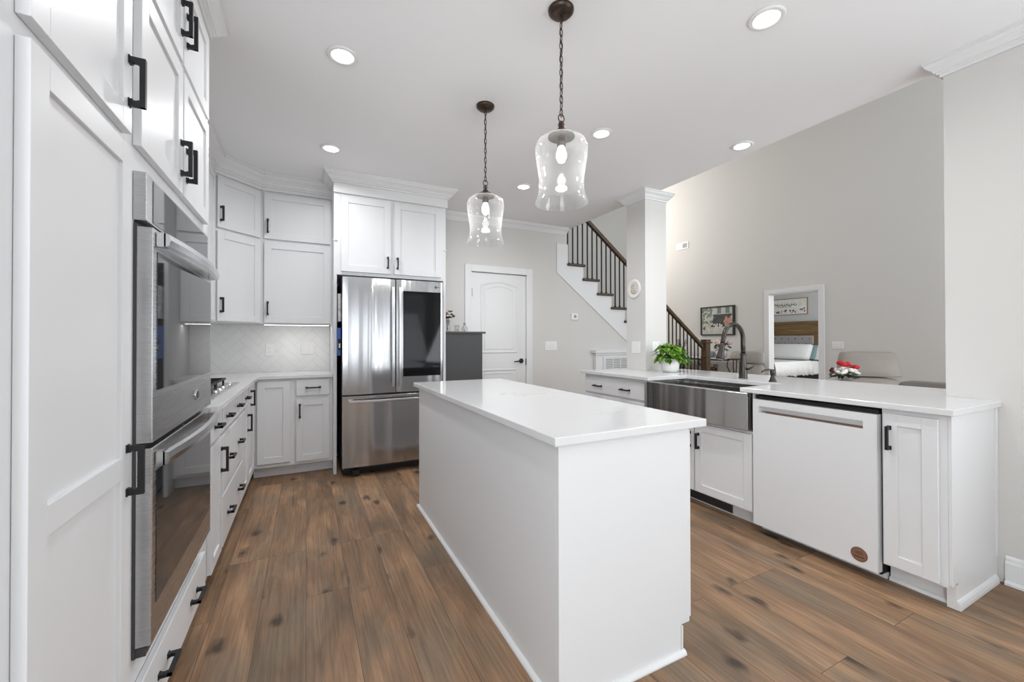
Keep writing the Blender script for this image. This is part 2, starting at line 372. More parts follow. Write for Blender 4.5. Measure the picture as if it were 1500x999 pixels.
win = struct(MB().box(-.7, -.62, -3.58, -3.46, .35, 2.55).box(2.92, 3.0, -3.58, -3.46, .35, 2.55).box(.27, .35, -3.58, -3.46, .35, 2.55).box(.65, .73, -3.58, -3.46, .35, 2.55).box(1.57, 1.65, -3.58, -3.46, .35, 2.55).box(1.95, 2.03, -3.58, -3.46, .35, 2.55).box(-.62, .27, -3.58, -3.46, .35, .43).box(-.62, .27, -3.58, -3.46, 2.47, 2.55).box(.73, 1.57, -3.58, -3.46, .35, .43).box(.73, 1.57, -3.58, -3.46, 2.47, 2.55).box(2.03, 2.92, -3.58, -3.46, .35, .43).box(2.03, 2.92, -3.58, -3.46, 2.47, 2.55).build('window_1', M['trim']), 'large white framed window behind the camera', 'window')
for a_, b_ in ((-.62, .27), (.73, 1.57), (2.03, 2.92)): MB().box(a_, b_, -3.53, -3.52, .43, 2.47).build('window_pane', M['clear'], win)
def daylight_window(k, loc, rz, w_, h_, label):  # frame and glowing pane added on a closed wall, backing an added lamp
    o = struct(MB().box(-w_/2-.07, -w_/2, -.025, -.0005, -h_/2-.07, h_/2+.07).box(w_/2, w_/2+.07, -.025, -.0005, -h_/2-.07, h_/2+.07)
               .box(-w_/2, w_/2, -.025, -.0005, h_/2, h_/2+.07).box(-w_/2, w_/2, -.035, -.0005, -h_/2-.07, -h_/2).box(-w_/2, w_/2, -.018, -.0005, -.02, .02).build('window_%d' % k, M['trim'], loc=loc, rot=(0, 0, rz)), label, 'window')
    MB().box(-w_/2, w_/2, -.010, -.001, -h_/2, -.02).box(-w_/2, w_/2, -.010, -.001, .02, h_/2).build('window_pane', M['sky'], o)
daylight_window(2, (WL, -.9, 1.6), LEFT, 1.4, 1.5, 'bright window on the left wall behind the camera')
daylight_window(3, (WR, -1.0, 1.5), PEN, 1.4, 1.6, 'bright window on the right wall behind the camera')
daylight_window(4, (5.5, -2.5, 2.2), PI, 3.5, 3.1, 'tall bright window of the living room behind the camera')
daylight_window(5, (9.6, 2.4, 1.7), PI, 1.5, 1.2, 'bright bedroom window out of view')
# column on the peninsula
KX0, KX1, KY0, KY1 = 3.11, 3.405, 3.155, 3.43
tag(boxes('wall_column', M['wall'], (KX0, KX1, KY0, KY1, .9145, C)), 'square greige column rising from the peninsula counter', 'column')
# living room shell
LC = 5.1
tag(boxes('wall_living', M['wall'], (LX, LX+.12, -2.5, 3.892, 0, LC), (LX, LX+.12, 4.717, 9.3, 0, LC), (LX, LX+.12, 3.892, 4.717, 2.07, LC)), 'tall greige living room wall with picture and doorway', 'wall')
tag(boxes('wall_landing', M['wall'], (3.0, LX+.12, 9.3, 9.4, 0, LC)), 'far greige wall beyond the stairs', 'wall')
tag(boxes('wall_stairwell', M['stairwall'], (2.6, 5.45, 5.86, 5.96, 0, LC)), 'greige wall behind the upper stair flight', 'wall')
tag(boxes('wall_living_rear', M['wall'], (CE, LX+.12, -2.6, -2.5, 0, LC)), 'living room wall behind the camera side', 'wall')
tag(boxes('wall_upper', M['ceil'], (CE-.1, CE, -2.5, WB, C+.001, LC)), 'upper wall face above the kitchen ceiling edge', 'wall')
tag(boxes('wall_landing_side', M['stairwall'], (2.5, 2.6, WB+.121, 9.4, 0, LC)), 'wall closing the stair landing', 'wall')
tag(boxes('ceiling_living', M['ceil'], (2.5, LX+.12, -2.6, 9.4, LC, LC+.1)), 'high living room ceiling', 'ceiling')
# bedroom behind the doorway
tag(boxes('wall_bedroom', M['bedwall'], (11.6, 11.7, 2.4, 8.0, 0, 2.75)), 'pale grey bedroom wall behind the headboard and sign', 'wall')
tag(boxes('wall_bedroom_near', M['bedwall'], (LX+.12, 11.7, 2.3, 2.4, 0, 2.75)), 'bedroom side wall with the window, out of view', 'wall')
tag(boxes('wall_bedroom_far', M['bedwall'], (LX+.12, 11.7, 8.0, 8.1, 0, 2.75)), 'far bedroom side wall, out of view', 'wall')
tag(boxes('ceiling_bedroom', M['ceil'], (LX+.12, 11.7, 2.3, 8.1, 2.75, 2.85)), 'bedroom ceiling', 'ceiling')

# mouldings
def crown_prof(z, drop=.09, proj=.068, back=.0005):
    return [(back, z-.0005), (proj, z-.0005), (proj, z-drop*.16), (proj*.90, z-drop*.18), (proj*.88, z-drop*.26), (proj*.80, z-drop*.36), (proj*.64, z-drop*.46), (proj*.50, z-drop*.58), (proj*.44, z-drop*.70), (proj*.34, z-drop*.72), (proj*.32, z-drop*.80), (proj*.18, z-drop*.84), (proj*.16, z-drop), (back, z-drop)]
n = 0
def trim(path, prof, label, left=True, closed=False, cat='crown moulding', kind='trim'):
    global n; n += 1
    o = MB().sweep(path, prof, left, closed).build('trim_%d' % n if kind == 'trim' else kind, M['trim'])
    return struct(o, label, cat)
trim([(1.30, WB), (CE-.045, WB)], crown_prof(C), 'white crown moulding along the back wall above the panel door', left=False)
trim([(WR, -3.4), (WR, .956), (CE, .956)], crown_prof(C), 'white crown moulding on the right wall, wrapping its end', left=True)
trim([(KX0, KY0), (KX1, KY0), (KX1, KY1), (KX0, KY1)], crown_prof(C), 'white crown moulding around the column top', left=False, closed=True)
base = [(.0005, .001), (.030, .001), (.030, .012), (.022, .020), (.016, .022), (.016, .108), (.012, .116), (.010, .130), (.0005, .142)]
trim([(WR, -3.4), (WR, .744)], base, 'tall white baseboard on the right wall', left=True, cat='baseboard', kind='baseboard_right')
trim([(2.672, WB), (3.6, WB)], base, 'white baseboard on the back wall beside the door', left=False, cat='baseboard', kind='baseboard_back')

# back wall door
dr = struct(MB().box(DX0, DX1, WB+.012, WB+.05, .008, DZ).build('door_1', M['trim'], bevel=.002), 'white two-panel arched interior door with black lever', 'door')
mb = MB()
def ridge(path, w=.016, h=.007, y=WB+.012):
    m_ = len(path); P = [Vector(p) for p in path]; cx = sum((p for p in P), Vector((0, 0)))/m_
    rows = []
    for i in range(m_):
        a = (P[i]-P[i-1]).normalized(); b = (P[(i+1) % m_]-P[i]).normalized()
        na, nb = Vector((a.y, -a.x)), Vector((b.y, -b.x)); q = na+nb; q = q/q.dot(na)
        rows.append([mb.bm.verts.new((P[i].x+q.x*d, y-hh, P[i].y+q.y*d)) for d, hh in ((-w, 0), (-w*.3, h), (w*.3, h), (w, 0))])
    for i in range(m_):
        A, B = rows[i], rows[(i+1) % m_]
        for k in range(3): mb.bm.faces.new((A[k], A[k+1], B[k+1], B[k]))
def arch(x0, x1, z0, z1, rise, k=14):
    pts = [(x0, z0), (x1, z0)]
    for i in range(k+1):
        t = i/k; x = x1+(x0-x1)*t; pts.append((x, z1+rise*math.sin(PI*t)))
    return pts
ridge(arch(1.955, 2.447, 1.075, 1.918, .05)); ridge(arch(2.0, 2.402, 1.12, 1.868, .045), .010, .004)
ridge([(1.955, .17), (2.447, .17), (2.447, .85), (1.955, .85)]); ridge([(2.0, .215), (2.402, .215), (2.402, .805), (2.0, .805)], .010, .004)
bmesh.ops.recalc_face_normals(mb.bm, faces=mb.bm.faces)
mb.build('panel_moulding', M['trim'], dr)
mb = MB()
for x0, x1, z0, z1 in ((DX0-.092, DX0-.008, 0.001, DZ+.092), (DX1+.008, DX1+.092, .001, DZ+.092), (DX0-.008, DX1+.008, DZ+.008, DZ+.092)):
    mb.box(x0, x1, WB-.016, WB-.0005, z0, z1)
mb.box(DX0-.0105, DX0-.001, WB-.016, WB+.1, .001, DZ+.001); mb.box(DX1+.001, DX1+.0105, WB-.016, WB+.1, .001, DZ+.001)
mb.build('casing', M['trim'], dr, bevel=.004)
lv = MB().lathe([(.032, 0), (.032, .008), (.026, .012)], 24, (2.514, WB+.012, .957), Matrix.Rotation(PI/2, 3, 'X')).lathe([(.012, 0), (.012, .045)], 16, (2.514, WB+.012, .957), Matrix.Rotation(PI/2, 3, 'X'))
lv.tube([(2.516, WB-.032, .957), (2.47, WB-.034, .957), (2.42, WB-.032, .952), (2.395, WB-.03, .95)], [.011, .009, .008, .007], 10)
lv.build('lever_handle', M['black'], dr)
MB().box(DX1-.003, DX1+.006, WB-.004, WB+.014, .90, .985).build('strike_plate', M['black'], dr)
for z in (1.82, 1.05, .25): MB().box(DX0-.006, DX0+.006, WB-.006, WB+.013, z-.05, z+.05).lathe([(.006, -.052), (.006, .052)], 10, (DX0, WB-.004, z)).build('hinge', M['black'], dr)

# living room doorway casing
dw = struct(MB().box(LX-.018, LX-.0005, 3.80, 3.884, .001, 2.155).box(LX-.018, LX-.0005, 4.725, 4.81, .001, 2.155).box(LX-.018, LX-.0005, 3.884, 4.725, 2.075, 2.155)
     .box(LX-.0185, LX+.135, 3.876, 3.8915, .001, 2.07).box(LX-.0185, LX+.135, 4.7175, 4.733, .001, 2.07).box(LX-.0185, LX+.135, 3.8915, 4.7175, 2.055, 2.0695)
     .build('door_2', M['trim'], bevel=.003), 'white cased doorway open to the bedroom', 'doorway')

# ------------------------------------------------------------------ cabinet builder
# every cabinet: local x along its front, local -y out of its front, z up; the face frame stands at y = 0
def pull(name_parent, x, z, vertical=True, L=.125, so=.034):
    """black square bar pull with flared posts; parent is the door or drawer"""
    mb = MB(); h = L/2
    def B(a0, a1, y0, y1, b0, b1):   # a along the bar, b across
        if vertical: mb.box(x+b0, x+b1, y0, y1, z+a0, z+a1)
        else: mb.box(x+a0, x+a1, y0, y1, z+b0, z+b1)
    B(-h, h, -.02-so, -.02-so+.012, -.006, .006)
    for s in (-1, 1):
        a0, a1 = (s*h, s*(h-.012)); a0, a1 = min(a0, a1), max(a0, a1)
        # flared post: prism tapering towards the door
        for k in range(4):
            t0, t1 = k/4, (k+1)/4
            w = .014+.012*(abs(t0-.45)*1.5)**1.5
            aa = (s*(h-w), s*h); 
            B(min(aa), max(aa), -.02-so*(1-t0)+(.0 if k else .0001), -.02-so*(1-t1), -.0058, .0058)
        B(min(s*(h-.018), s*(h+.002)), max(s*(h-.018), s*(h+.002)), -.0235, -.0202, -.0085, .0085)
    return mb.build('handle', M['black'], name_parent)
def door(parent, x0, x1, z0, z1, handle=None, mids=(), rail=.056, L=.125, rec=.009, name='door', m='white'):
    mb = MB(); y0, y1 = -.0202, -.0006
    mb.box(x0, x0+rail, y0, y1, z0, z1).box(x1-rail, x1, y0, y1, z0, z1)
    zs = [z0+rail]+[v for mm in mids for v in mm]+[z1-rail]
    mb.box(x0+rail, x1-rail, y0, y1, z0, z0+rail).box(x0+rail, x1-rail, y0, y1, z1-rail, z1)
    for a, b in mids: mb.box(x0+rail, x1-rail, y0, y1, a, b)
    mb.box(x0+rail-.001, x1-rail+.001, y0+rec, y1, z0+rail-.001, z1-rail+.001)
    o = mb.build(name, M[m], parent, bevel=.0014)
    if handle: pull(o, handle[0], handle[1], True, L)
    return o
def drawer(parent, x0, x1, z0, z1, pulls=(), L=.125, name='drawer'):
    o = MB().box(x0, x1, -.0202, -.0006, z0, z1).build(name, M['white'], parent, bevel=.003)
    for p in pulls: pull(o, p, (z0+z1)/2, False, L)
    return o
def carcass(parent, x0, x1, depth, z0, z1, toe=True, toeh=.1, toed=.075, m='white'):
    MB().box(x0, x1, 0, depth, z0 if not toe else toeh, z1).build('body', M[m], parent)
    if toe: MB().box(x0, x1, toed, toed+.018, .001, toeh-.0005).build('toe_kick', M[m], parent)

XF = -.423      # face of the left run
def ly(Y0): return (XF, Y0, 0)
DEP = .594
# --- pantry
Y0 = .875
t = thing('pantry_cabinet', 'tall white pantry cabinet at the left edge, with long two-panel door', 'cabinet', ly(Y0), LEFT)
carcass(t, 0, 1.398-Y0, DEP, 0, 2.66)
door(t, .946-Y0, 1.379-Y0, .115, 1.722, (1.355-Y0, .902), mids=((.886, .941),))
door(t, .946-Y0, 1.379-Y0, 1.757, 2.214, (1.356-Y0, 1.883))
door(t, .946-Y0, 1.379-Y0, 2.238, 2.612, (1.356-Y0, 2.385))
mb = MB().sweep([(0, 0), (1.398-Y0, 0)], [(a, b) for a, b in crown_prof(C, .10, .075)], left=False).build('crown_molding', M['trim'], t)
# --- oven cabinet
Y0 = 1.3985; YE = 2.385
t = thing('oven_cabinet', 'tall white cabinet around the double wall oven', 'cabinet', ly(Y0), LEFT)
mb = MB(); w = YE-Y0
o0, o1 = 1.462-Y0, 2.213-Y0; oz0, oz1 = .372, 1.68
mb.box(0, o0, 0, DEP, .1, 2.66).box(o1, w, 0, DEP, .1, 2.66).box(o0, o1, 0, DEP, .1, oz0).box(o0, o1, 0, DEP, oz1, 2.66)
mb.build('body', M['white'], t)
MB().box(0, w, .075, .093, .001, .0995).build('toe_kick', M['white'], t)
drawer(t, 1.447-Y0, 2.262-Y0, .118, .287, (1.66-Y0, 2.05-Y0), .11)
for z0, z1, hz in ((1.757, 2.214, 1.88), (2.238, 2.612, 2.385)):
    door(t, 1.447-Y0, 1.862-Y0, z0, z1, (1.836-Y0, hz)); door(t, 1.880-Y0, 2.30-Y0, z0, z1, (1.912-Y0, hz))
MB().box(0, w, -.004, -.0006, 2.62, 2.675).build('frieze', M['trim'], t)
MB().sweep([(0, -.001), (w, -.001), (w, .27)], crown_prof(C, .10, .075), left=False).build('crown_molding', M['trim'], t)

# --- double wall oven (local frame of the left run)
Y0 = 1.4515; W = .772
t = thing('double_wall_oven', 'stainless steel double wall oven in the tall white cabinet', 'oven', (XF, Y0, 0), LEFT)
MB().box(.014, W-.014, .0, .56, .376, 1.676).build('housing', M['steel_dark'], t)
cp = MB().box(0, W, -.030, -.0008, 1.556, 1.69).build('control_panel', M['steel_oven'], t, bevel=.002)
MB().box(.05, W-.004, -.0312, -.0302, 1.562, 1.682).build('control_glass', M['ovenglass'], cp)
MB().box(.006, W-.006, -.008, -.0008, .362, 1.548).build('trim_strip', M['steel_dark'], t)
def oven_door(z0, z1, wz0, wz1, hz0, hz1):
    d = MB().box(.003, W-.003, -.044, -.0085, z0, z1).build('oven_door', M['steel_oven'], t, bevel=.0025)
    MB().box(.035, W-.022, -.0455, -.0442, wz0, wz1).build('window', M['ovenglass'], d)
    mb = MB(); k = 22; h = (hz1-hz0)
    rows = []
    for i in range(k+1):
        u = i/k; x = .022+(W-.044)*u; bow = .022*math.sin(PI*u)
        yo = -.074-bow; yi = yo+.012
        rows.append([mb.bm.verts.new(p) for p in ((x, yo, hz0+.004), (x, yo-.004, (hz0+hz1)/2), (x, yo, hz1-.004), (x, yi, hz1), (x, yi, hz0))])
    for i in range(k):
        for j in range(5): mb.bm.faces.new((rows[i][j], rows[i][(j+1) % 5], rows[i+1][(j+1) % 5], rows[i+1][j]))
    mb.bm.faces.new(rows[0]); mb.bm.faces.new(rows[-1][::-1]); bmesh.ops.recalc_face_normals(mb.bm, faces=mb.bm.faces)
    mb.box(.022, .052, -.066, -.0457, hz0, hz1).box(W-.052, W-.022, -.066, -.0457, hz0, hz1)
    mb.build('handle', M['steel_bar'], d)
    return d
ud = oven_door(.946, 1.540, 1.088, 1.478, 1.492, 1.532)
oven_door(.392, .932, .492, .862, .876, .916)
mb = MB().lathe([(.020, 0), (.020, .003), (.017, .004)], 28, (.50, -.044, 1.02), Matrix.Rotation(PI/2, 3, 'X')).build('round_emblem', M['chrome'], ud)
mb = MB().tube([(.50+.013*math.cos(a), -.0492, 1.02+.013*math.sin(a)) for a in [i*2*PI/20 for i in range(20)]], .0015, 5, closed=True)
mb.tube([(.494, -.0492, 1.026), (.489, -.0492, 1.018), (.496, -.0492, 1.013), (.500, -.0492, 1.020), (.507, -.0492, 1.027), (.503, -.0492, 1.018), (.509, -.0492, 1.013)], .0014, 5)
mb.build('emblem_monogram', M['steel_dark'], ud)
MB().box(.008, W-.008, -.030, -.0085, .364, .388).build('lower_vent', M['steel_dark'], t)

# --- left base run
def base_unit(name, label, Ya, Yb, fn, group=None):
    t = thing(name, label, 'cabinet', ly(Ya), LEFT, group)
    carcass(t, .0006, Yb-Ya-.0006, DEP, 0, .883)
    fn(t, lambda y: y-Ya); return t
def f1(t, g):
    drawer(t, g(2.392), g(2.655), .735, .868, (g(2.50),), .10)
    door(t, g(2.392), g(2.655), .112, .712, (g(2.628), .60), L=.13)
base_unit('base_cabinet', 'narrow white base cabinet beside the wall oven, drawer above one door', 2.386, 2.67, f1)
def f2(t, g):
    drawer(t, g(2.685), g(3.445), .735, .868, (g(2.83), g(3.23)), .10)
    drawer(t, g(2.685), g(3.445), .405, .712, (g(2.87), g(3.27)), .10)
    drawer(t, g(2.685), g(3.445), .112, .385, (g(2.87), g(3.27)), .10)
base_unit('drawer_cabinet', 'white three-drawer base cabinet below the gas cooktop', 2.67, 3.46, f2)
def f3(t, g):
    drawer(t, g(3.475), g(3.735), .735, .868, (g(3.62),), .10)
    door(t, g(3.475), g(3.735), .112, .712, (g(3.708), .60), L=.13)
base_unit('base_cabinet', 'narrow white base cabinet between cooktop drawers and the corner', 3.46, 3.75, f3)
def f4(t, g):
    door(t, g(3.765), g(4.19), .112, .868, (g(3.90), .765), L=.125)
base_unit('corner_cabinet', 'white corner base cabinet leaf facing the island', 3.75, 4.2335, f4)
# --- back base run
YF = 4.235
t = thing('corner_cabinet', 'white corner base cabinet with tall door facing the camera', 'cabinet', (XF, YF, 0), BACK)
carcass(t, .0006, .325, WB-YF-.002, 0, .883)
door(t, .034, .290, .135, .862)
XB = XF+.3255
t = thing('base_cabinet', 'small white base cabinet next to the refrigerator panel, one drawer over one door', 'cabinet', (XB, YF, 0), BACK)
carcass(t, .0006, .2205-XB-.001, WB-YF-.002, 0, .883)
g = lambda x: x-XB
drawer(t, g(-.084), g(.190), .722, .868, (g(.055),), .125)
door(t, g(-.084), g(.190), .128, .690, (g(-.055), .585), L=.125)

# --- kitchen worktop, L shaped, with back edge
XS, YS = -.375, 4.2
mb = MB().prism([(WL+.001, 2.386), (XS, 2.386), (XS, YS), (.2195, YS), (.2195, WB-.001), (WL+.001, WB-.001)], 'z', .884, .914)
tag(mb.build('countertop', M['quartz'], bevel=.003), 'white quartz L-shaped worktop on the left and corner cabinets', 'countertop')

# --- herringbone backsplash
def herring(name, label, w, z0, z1, loc, rz):
    mb = MB(); tl, tw, gp = .225, .075, .0022
    R = Matrix.Rotation(PI/4, 2)
    def tile(cx, cy, horiz):
        a, b = (tl, tw) if horiz else (tw, tl)
        pts = [Vector(p) for p in ((cx+gp/2, cy+gp/2), (cx+a-gp/2, cy+gp/2), (cx+a-gp/2, cy+b-gp/2), (cx+gp/2, cy+b-gp/2))]
        pts = [R @ p for p in pts]
        xs = [p.x for p in pts]; zs = [p.y for p in pts]
        if max(xs) < 0 or min(xs) > w or max(zs) < 0 or min(zs) > z1-z0: return
        f = mb.bm.faces.new([mb.bm.verts.new((p.x, -.004, z0+p.y)) for p in pts])
    K = 40
    for i in range(-K, K):
        for j in range(-K, K):
            # standard herringbone, steps of one tile width, period 2*tl
            x = j*tw+ i*tl*1.0; y = -j*tw*-1.0+ -i*tl*1.0
            tile(x, y, True); tile(x+tl-0, y-tl+tw, False) if False else None
            tile(x-tw, y, False) if False else None
            tile(x+tl, y-tl+tw, False)
    for co, no in (((0, 0, 0), (-1, 0, 0)), ((w, 0, 0), (1, 0, 0)), ((0, 0, z0), (0, 0, -1)), ((0, 0, z1), (0, 0, 1))):
        bmesh.ops.bisect_plane(mb.bm, geom=mb.bm.verts[:]+mb.bm.edges[:]+mb.bm.faces[:], plane_co=co, plane_no=no, clear_outer=True)
    t = thing(name, label, 'backsplash', loc, rz)
    mb.build('tiles', M['tile'], t)
    MB().box(0, w, -.003, -.0003, z0, z1).build('grout', M['grout'], t)
    return t
herring('backsplash', 'white herringbone tile backsplash on the back wall left of the refrigerator', 1.228, .9145, 1.384, (WL+.008, WB, 0), 0)
herring('backsplash', 'white herringbone tile backsplash on the left wall behind the cooktop', WB-.008-2.388, .9145, 1.384, (WL, 2.388, 0), LEFT)
def outlet(loc, rz, kind, label, wd=.075, cat='outlet', group=None):
    t = thing('outlet' if kind == 'outlet' else 'light_switch', label, cat, loc, rz, group)
    MB().box(-wd/2, wd/2, -.006, -.0003, -.06, .06).build('cover_plate', M['plastic'], t, bevel=.002)
    k = max(1, round(wd/.05)-(1 if wd > .06 else 0)) if kind != 'outlet' else 1
    if kind == 'outlet':
        for z in (-.021, .021):
            s = MB().box(-.016, .016, -.0075, -.0062, z-.014, z+.014).build('socket', M['plastic'], t, bevel=.001)
            MB().box(-.007, -.005, -.008, -.0076, z-.005, z+.005).box(.005, .007, -.008, -.0076, z-.005, z+.005).build('slot', M['slot'], s)
    else:
        k = {.075: 1, .12: 2, .165: 3, .19: 3}.get(wd, 1)
        for i in range(k):
            x = (i-(k-1)/2)*.046
            MB().box(x-.0165, x+.0165, -.0095, -.0062, -.033, .033).build('rocker', M['plastic'], t, bevel=.001)
    return t
outlet((-.33, WB-.0045, 1.135), 0, 'outlet', 'left white outlet on the herringbone backsplash')
outlet((.005, WB-.0045, 1.145), 0, 'switch', 'white switch plate on the backsplash near the refrigerator panel', .12, 'light switch')

# --- upper cabinets
ZU0, ZU1 = 1.386, 2.66
t = thing('upper_cabinet', 'white upper cabinet left of the refrigerator, wide stacked doors', 'cabinet', (-.385, 4.42, 0), BACK)
MB().box(.0, .6045, 0, WB-4.42-.001, ZU0, ZU1).build('body', M['white'], t)
door(t, .032, .591, 1.392, 2.140, (.036+.026, 1.525), rail=.06)
door(t, .032, .591, 2.170, 2.598, (.036+.026, 2.287), rail=.06)
MB().sweep([(.0, 0), (.6045, 0)], crown_prof(C, .155, .09), left=False).build('crown_molding', M['trim'], t)
s = .305*math.sqrt(2)
t = thing('diagonal_corner_cabinet', 'white diagonal corner upper cabinet with two stacked doors', 'cabinet', (-.69, 4.115, 0), PI/4)
inv = Matrix.Rotation(-PI/4, 2)
pts = [inv @ (Vector(p)-Vector((-.69, 4.115))) for p in ((-.69, 4.115), (-.3855, 4.4195), (-.3855, WB-.001), (WL+.001, WB-.001), (WL+.001, 4.1155))]
MB().prism([tuple(p) for p in pts], 'z', ZU0, ZU1).build('body', M['white'], t)
door(t, .022, s-.012, 1.392, 2.140, (.05, 1.525), rail=.058)
door(t, .022, s-.012, 2.170, 2.598, (.05, 2.287), rail=.058)
MB().sweep([(.0, 0), (s, 0)], crown_prof(C, .155, .09), left=False).build('crown_molding', M['trim'], t)
t = thing('upper_cabinet', 'white upper cabinet on the left wall above the cooktop, seen edge-on', 'cabinet', (-.69, 3.20, 0), LEFT)
MB().box(.0, .9145, 0, .329, ZU0, ZU1).build('body', M['white'], t)
door(t, .02, .45, 1.392, 2.598, (.42, 1.525)); door(t, .465, .895, 1.392, 2.598, (.495, 1.525))
MB().sweep([(.0, 0), (.9145, 0)], crown_prof(C, .155, .09), left=False).build('crown_molding', M['trim'], t)
t = thing('undercabinet_light', 'slim glowing strip light under the corner upper cabinets', 'light strip', (-.36, 4.47, ZU0), 0)
MB().box(0, .56, 0, .022, -.012, -.0005).build('housing', M['plastic'], t)
MB().box(.005, .555, .002, .020, -.0145, -.0125).build('diffuser', M['led'], t)
area('undercabinet_glow', (-.08, 4.50, ZU0-.02), (-.08, 4.53, .9), .6, .04, .6, (1, .97, .93))
area('undercabinet_glow_left', (-.86, 3.7, ZU0-.02), (-.90, 3.7, .9), .8, .04, .4, (1, .97, .93))

# --- refrigerator surround
EX0, EX1, EY = .221, 1.284, 4.10
t = thing('refrigerator_surround', 'white cabinet surround and double-door cabinet above the refrigerator', 'cabinet', (EX0, EY, 0), BACK)
w = EX1-EX0; d = WB-EY-.001
MB().box(0, .026, 0, d, .001, 1.836).build('side_panel', M['white'], t)
MB().box(w-.026, w, 0, d, .001, 1.836).build('side_panel', M['white'], t)
MB().box(0, w, 0, d, 1.8365, 2.662).build('body', M['white'], t)
door(t, .062, .508, 1.868, 2.570, (.478, 1.975), rail=.062, L=.11)
door(t, .540, w-.052, 1.868, 2.570, (.570, 1.975), rail=.062, L=.11)
MB().box(-.004, w+.014, -.024, d, 2.590, 2.682).build('frieze', M['trim'], t, bevel=.002)
MB().sweep([(-.004, .3), (-.004, -.024), (w+.014, -.024), (w+.014, d)], crown_prof(C, .092, .085), left=False).build('crown_molding', M['trim'], t)
for a_, b_ in ((-.006, .030), (w-.02, w+.012)): MB().box(a_, b_, -.010, -.0006, 2.148, 2.156).build('joint_strip', M['trim'], t)
# --- refrigerator
FX0, FX1, FY = .281, 1.197, 3.918
t = thing('refrigerator', 'large stainless steel french door refrigerator with dark glass panel', 'refrigerator', (FX0, FY, 0), BACK)
w = FX1-FX0
MB().box(.006, w-.006, .085, .80, .055, 1.79).build('body', M['steel_dark'], t)
MB().box(.02, w-.02, .10, .78, .012, .0545).build('plinth', M['rubber'], t)
def panel(x0, x1, z0, z1, bow=.012, th=.07):
    mb = MB(); k = 10; pts = []
    for i in range(k+1):
        u = i/k; x = x0+(x1-x0)*u; e = min(u, 1-u); pts.append((x, -bow*math.sin(PI*u)**.6 if 0 < u < 1 else 0.0))
    pts += [(x1, th), (x0, th)]
    return mb.prism(pts, 'z', z0, z1)
sp = .744-FX0
dl = panel(0, sp-.003, .742, 1.797).build('fridge_door', M['steel'], t, bevel=.003)
drr = panel(sp+.003, w, .742, 1.797).build('fridge_door', M['steel'], t, bevel=.003)
fz = panel(0, w, .092, .727).build('freezer_drawer', M['steel'], t, bevel=.003)
def vbar(x, parent, z0=.80, z1=1.72):
    mb = MB(); k = 16; rows = []
    for i in range(k+1):
        u = i/k; z = z0+(z1-z0)*u; o = -.052-.010*math.sin(PI*u)
        rows.append([mb.bm.verts.new(p) for p in ((x-.014, o+.016, z), (x-.012, o, z), (x+.012, o, z), (x+.014, o+.016, z))])
    for i in range(k):
        for j in range(4): mb.bm.faces.new((rows[i][j], rows[i][(j+1) % 4], rows[i+1][(j+1) % 4], rows[i+1][j]))
    mb.bm.faces.new(rows[0][::-1]); mb.bm.faces.new(rows[-1]); bmesh.ops.recalc_face_normals(mb.bm, faces=mb.bm.faces)
    mb.box(x-.012, x+.012, -.037, -.0125, z0, z0+.03).box(x-.012, x+.012, -.037, -.0125, z1-.03, z1)
    return mb.build('handle', M['steel_bar'], parent, bevel=.003)
vbar(sp-.030, dl); vbar(sp+.032, drr)
MB().box(.811-FX0, 1.171-FX0, -.0155, -.0125, .888, 1.692).build('glass_panel', M['blackglass'], drr, bevel=.001)
k = 20; mb = MB(); rows = []
for i in range(k+1):
    u = i/k; x = .050+(w-.1)*u; o = -.050-.016*math.sin(PI*u)
    rows.append([mb.bm.verts.new(p) for p in ((x, o+.016, .668), (x, o, .672), (x, o, .694), (x, o+.016, .698))])
for i in range(k):
    for j in range(4): mb.bm.faces.new((rows[i][j], rows[i][(j+1) % 4], rows[i+1][(j+1) % 4], rows[i+1][j]))
mb.bm.faces.new(rows[0][::-1]); mb.bm.faces.new(rows[-1]); bmesh.ops.recalc_face_normals(mb.bm, faces=mb.bm.faces)
mb.box(.050, .085, -.037, -.0125, .67, .696).box(w-.085, w-.050, -.037, -.0125, .67, .696)
mb.build('handle', M['steel_bar'], fz, bevel=.003)
MB().lathe([(.013, 0), (.013, .0012)], 24, (1.125-FX0, -.0085, 1.742), Matrix.Rotation(PI/2, 3, 'X')).build('round_emblem', M['steel_dark'], drr)
MB().box(1.142-FX0, 1.160-FX0, -.0065, -.005, 1.738, 1.746).build('emblem_lettering', M['steel_dark'], drr)
for x in (.12, w-.12): MB().box(x-.03, x+.03, .03, .10, .010, .06).lathe([(.02, 0.0005), (.02, .012)], 14, (x, .06, 0)).build('foot', M['rubber'], t)
MB().box(.02, w-.02, .0705, .10, .062, .09).build('lower_grille', M['rubber'], t)
# things hanging in the gap beside the refrigerator
t = thing('magnetic_caddy', 'blue pocket caddy stuck on the left side of the refrigerator', 'caddy', (.263, 4.10, 1.09), 0)
MB().box(-.012, .012, -.1, .10, 0, .25).build('pocket', M['blue'], t, bevel=.003)
MB().box(-.0125, .012, -.108, -.1005, .055, .15).build('black_case', M['rubber'], t)
MB().box(-.006, .007, -.1105, -.1085, .07, .11).build('small_label', M['label'], t)
mb = MB(); 
for i in range(12):
    z = i*.021; mb.box(-.010-.002*random.random(), .010+.001*random.random(), -.06, .06, z, z+.0209)
tag(mb.build('foil_packet', M['foil'], loc=(.266, 4.09, 1.40)), 'crinkled white packet hung above the blue caddy beside the refrigerator', 'packet')

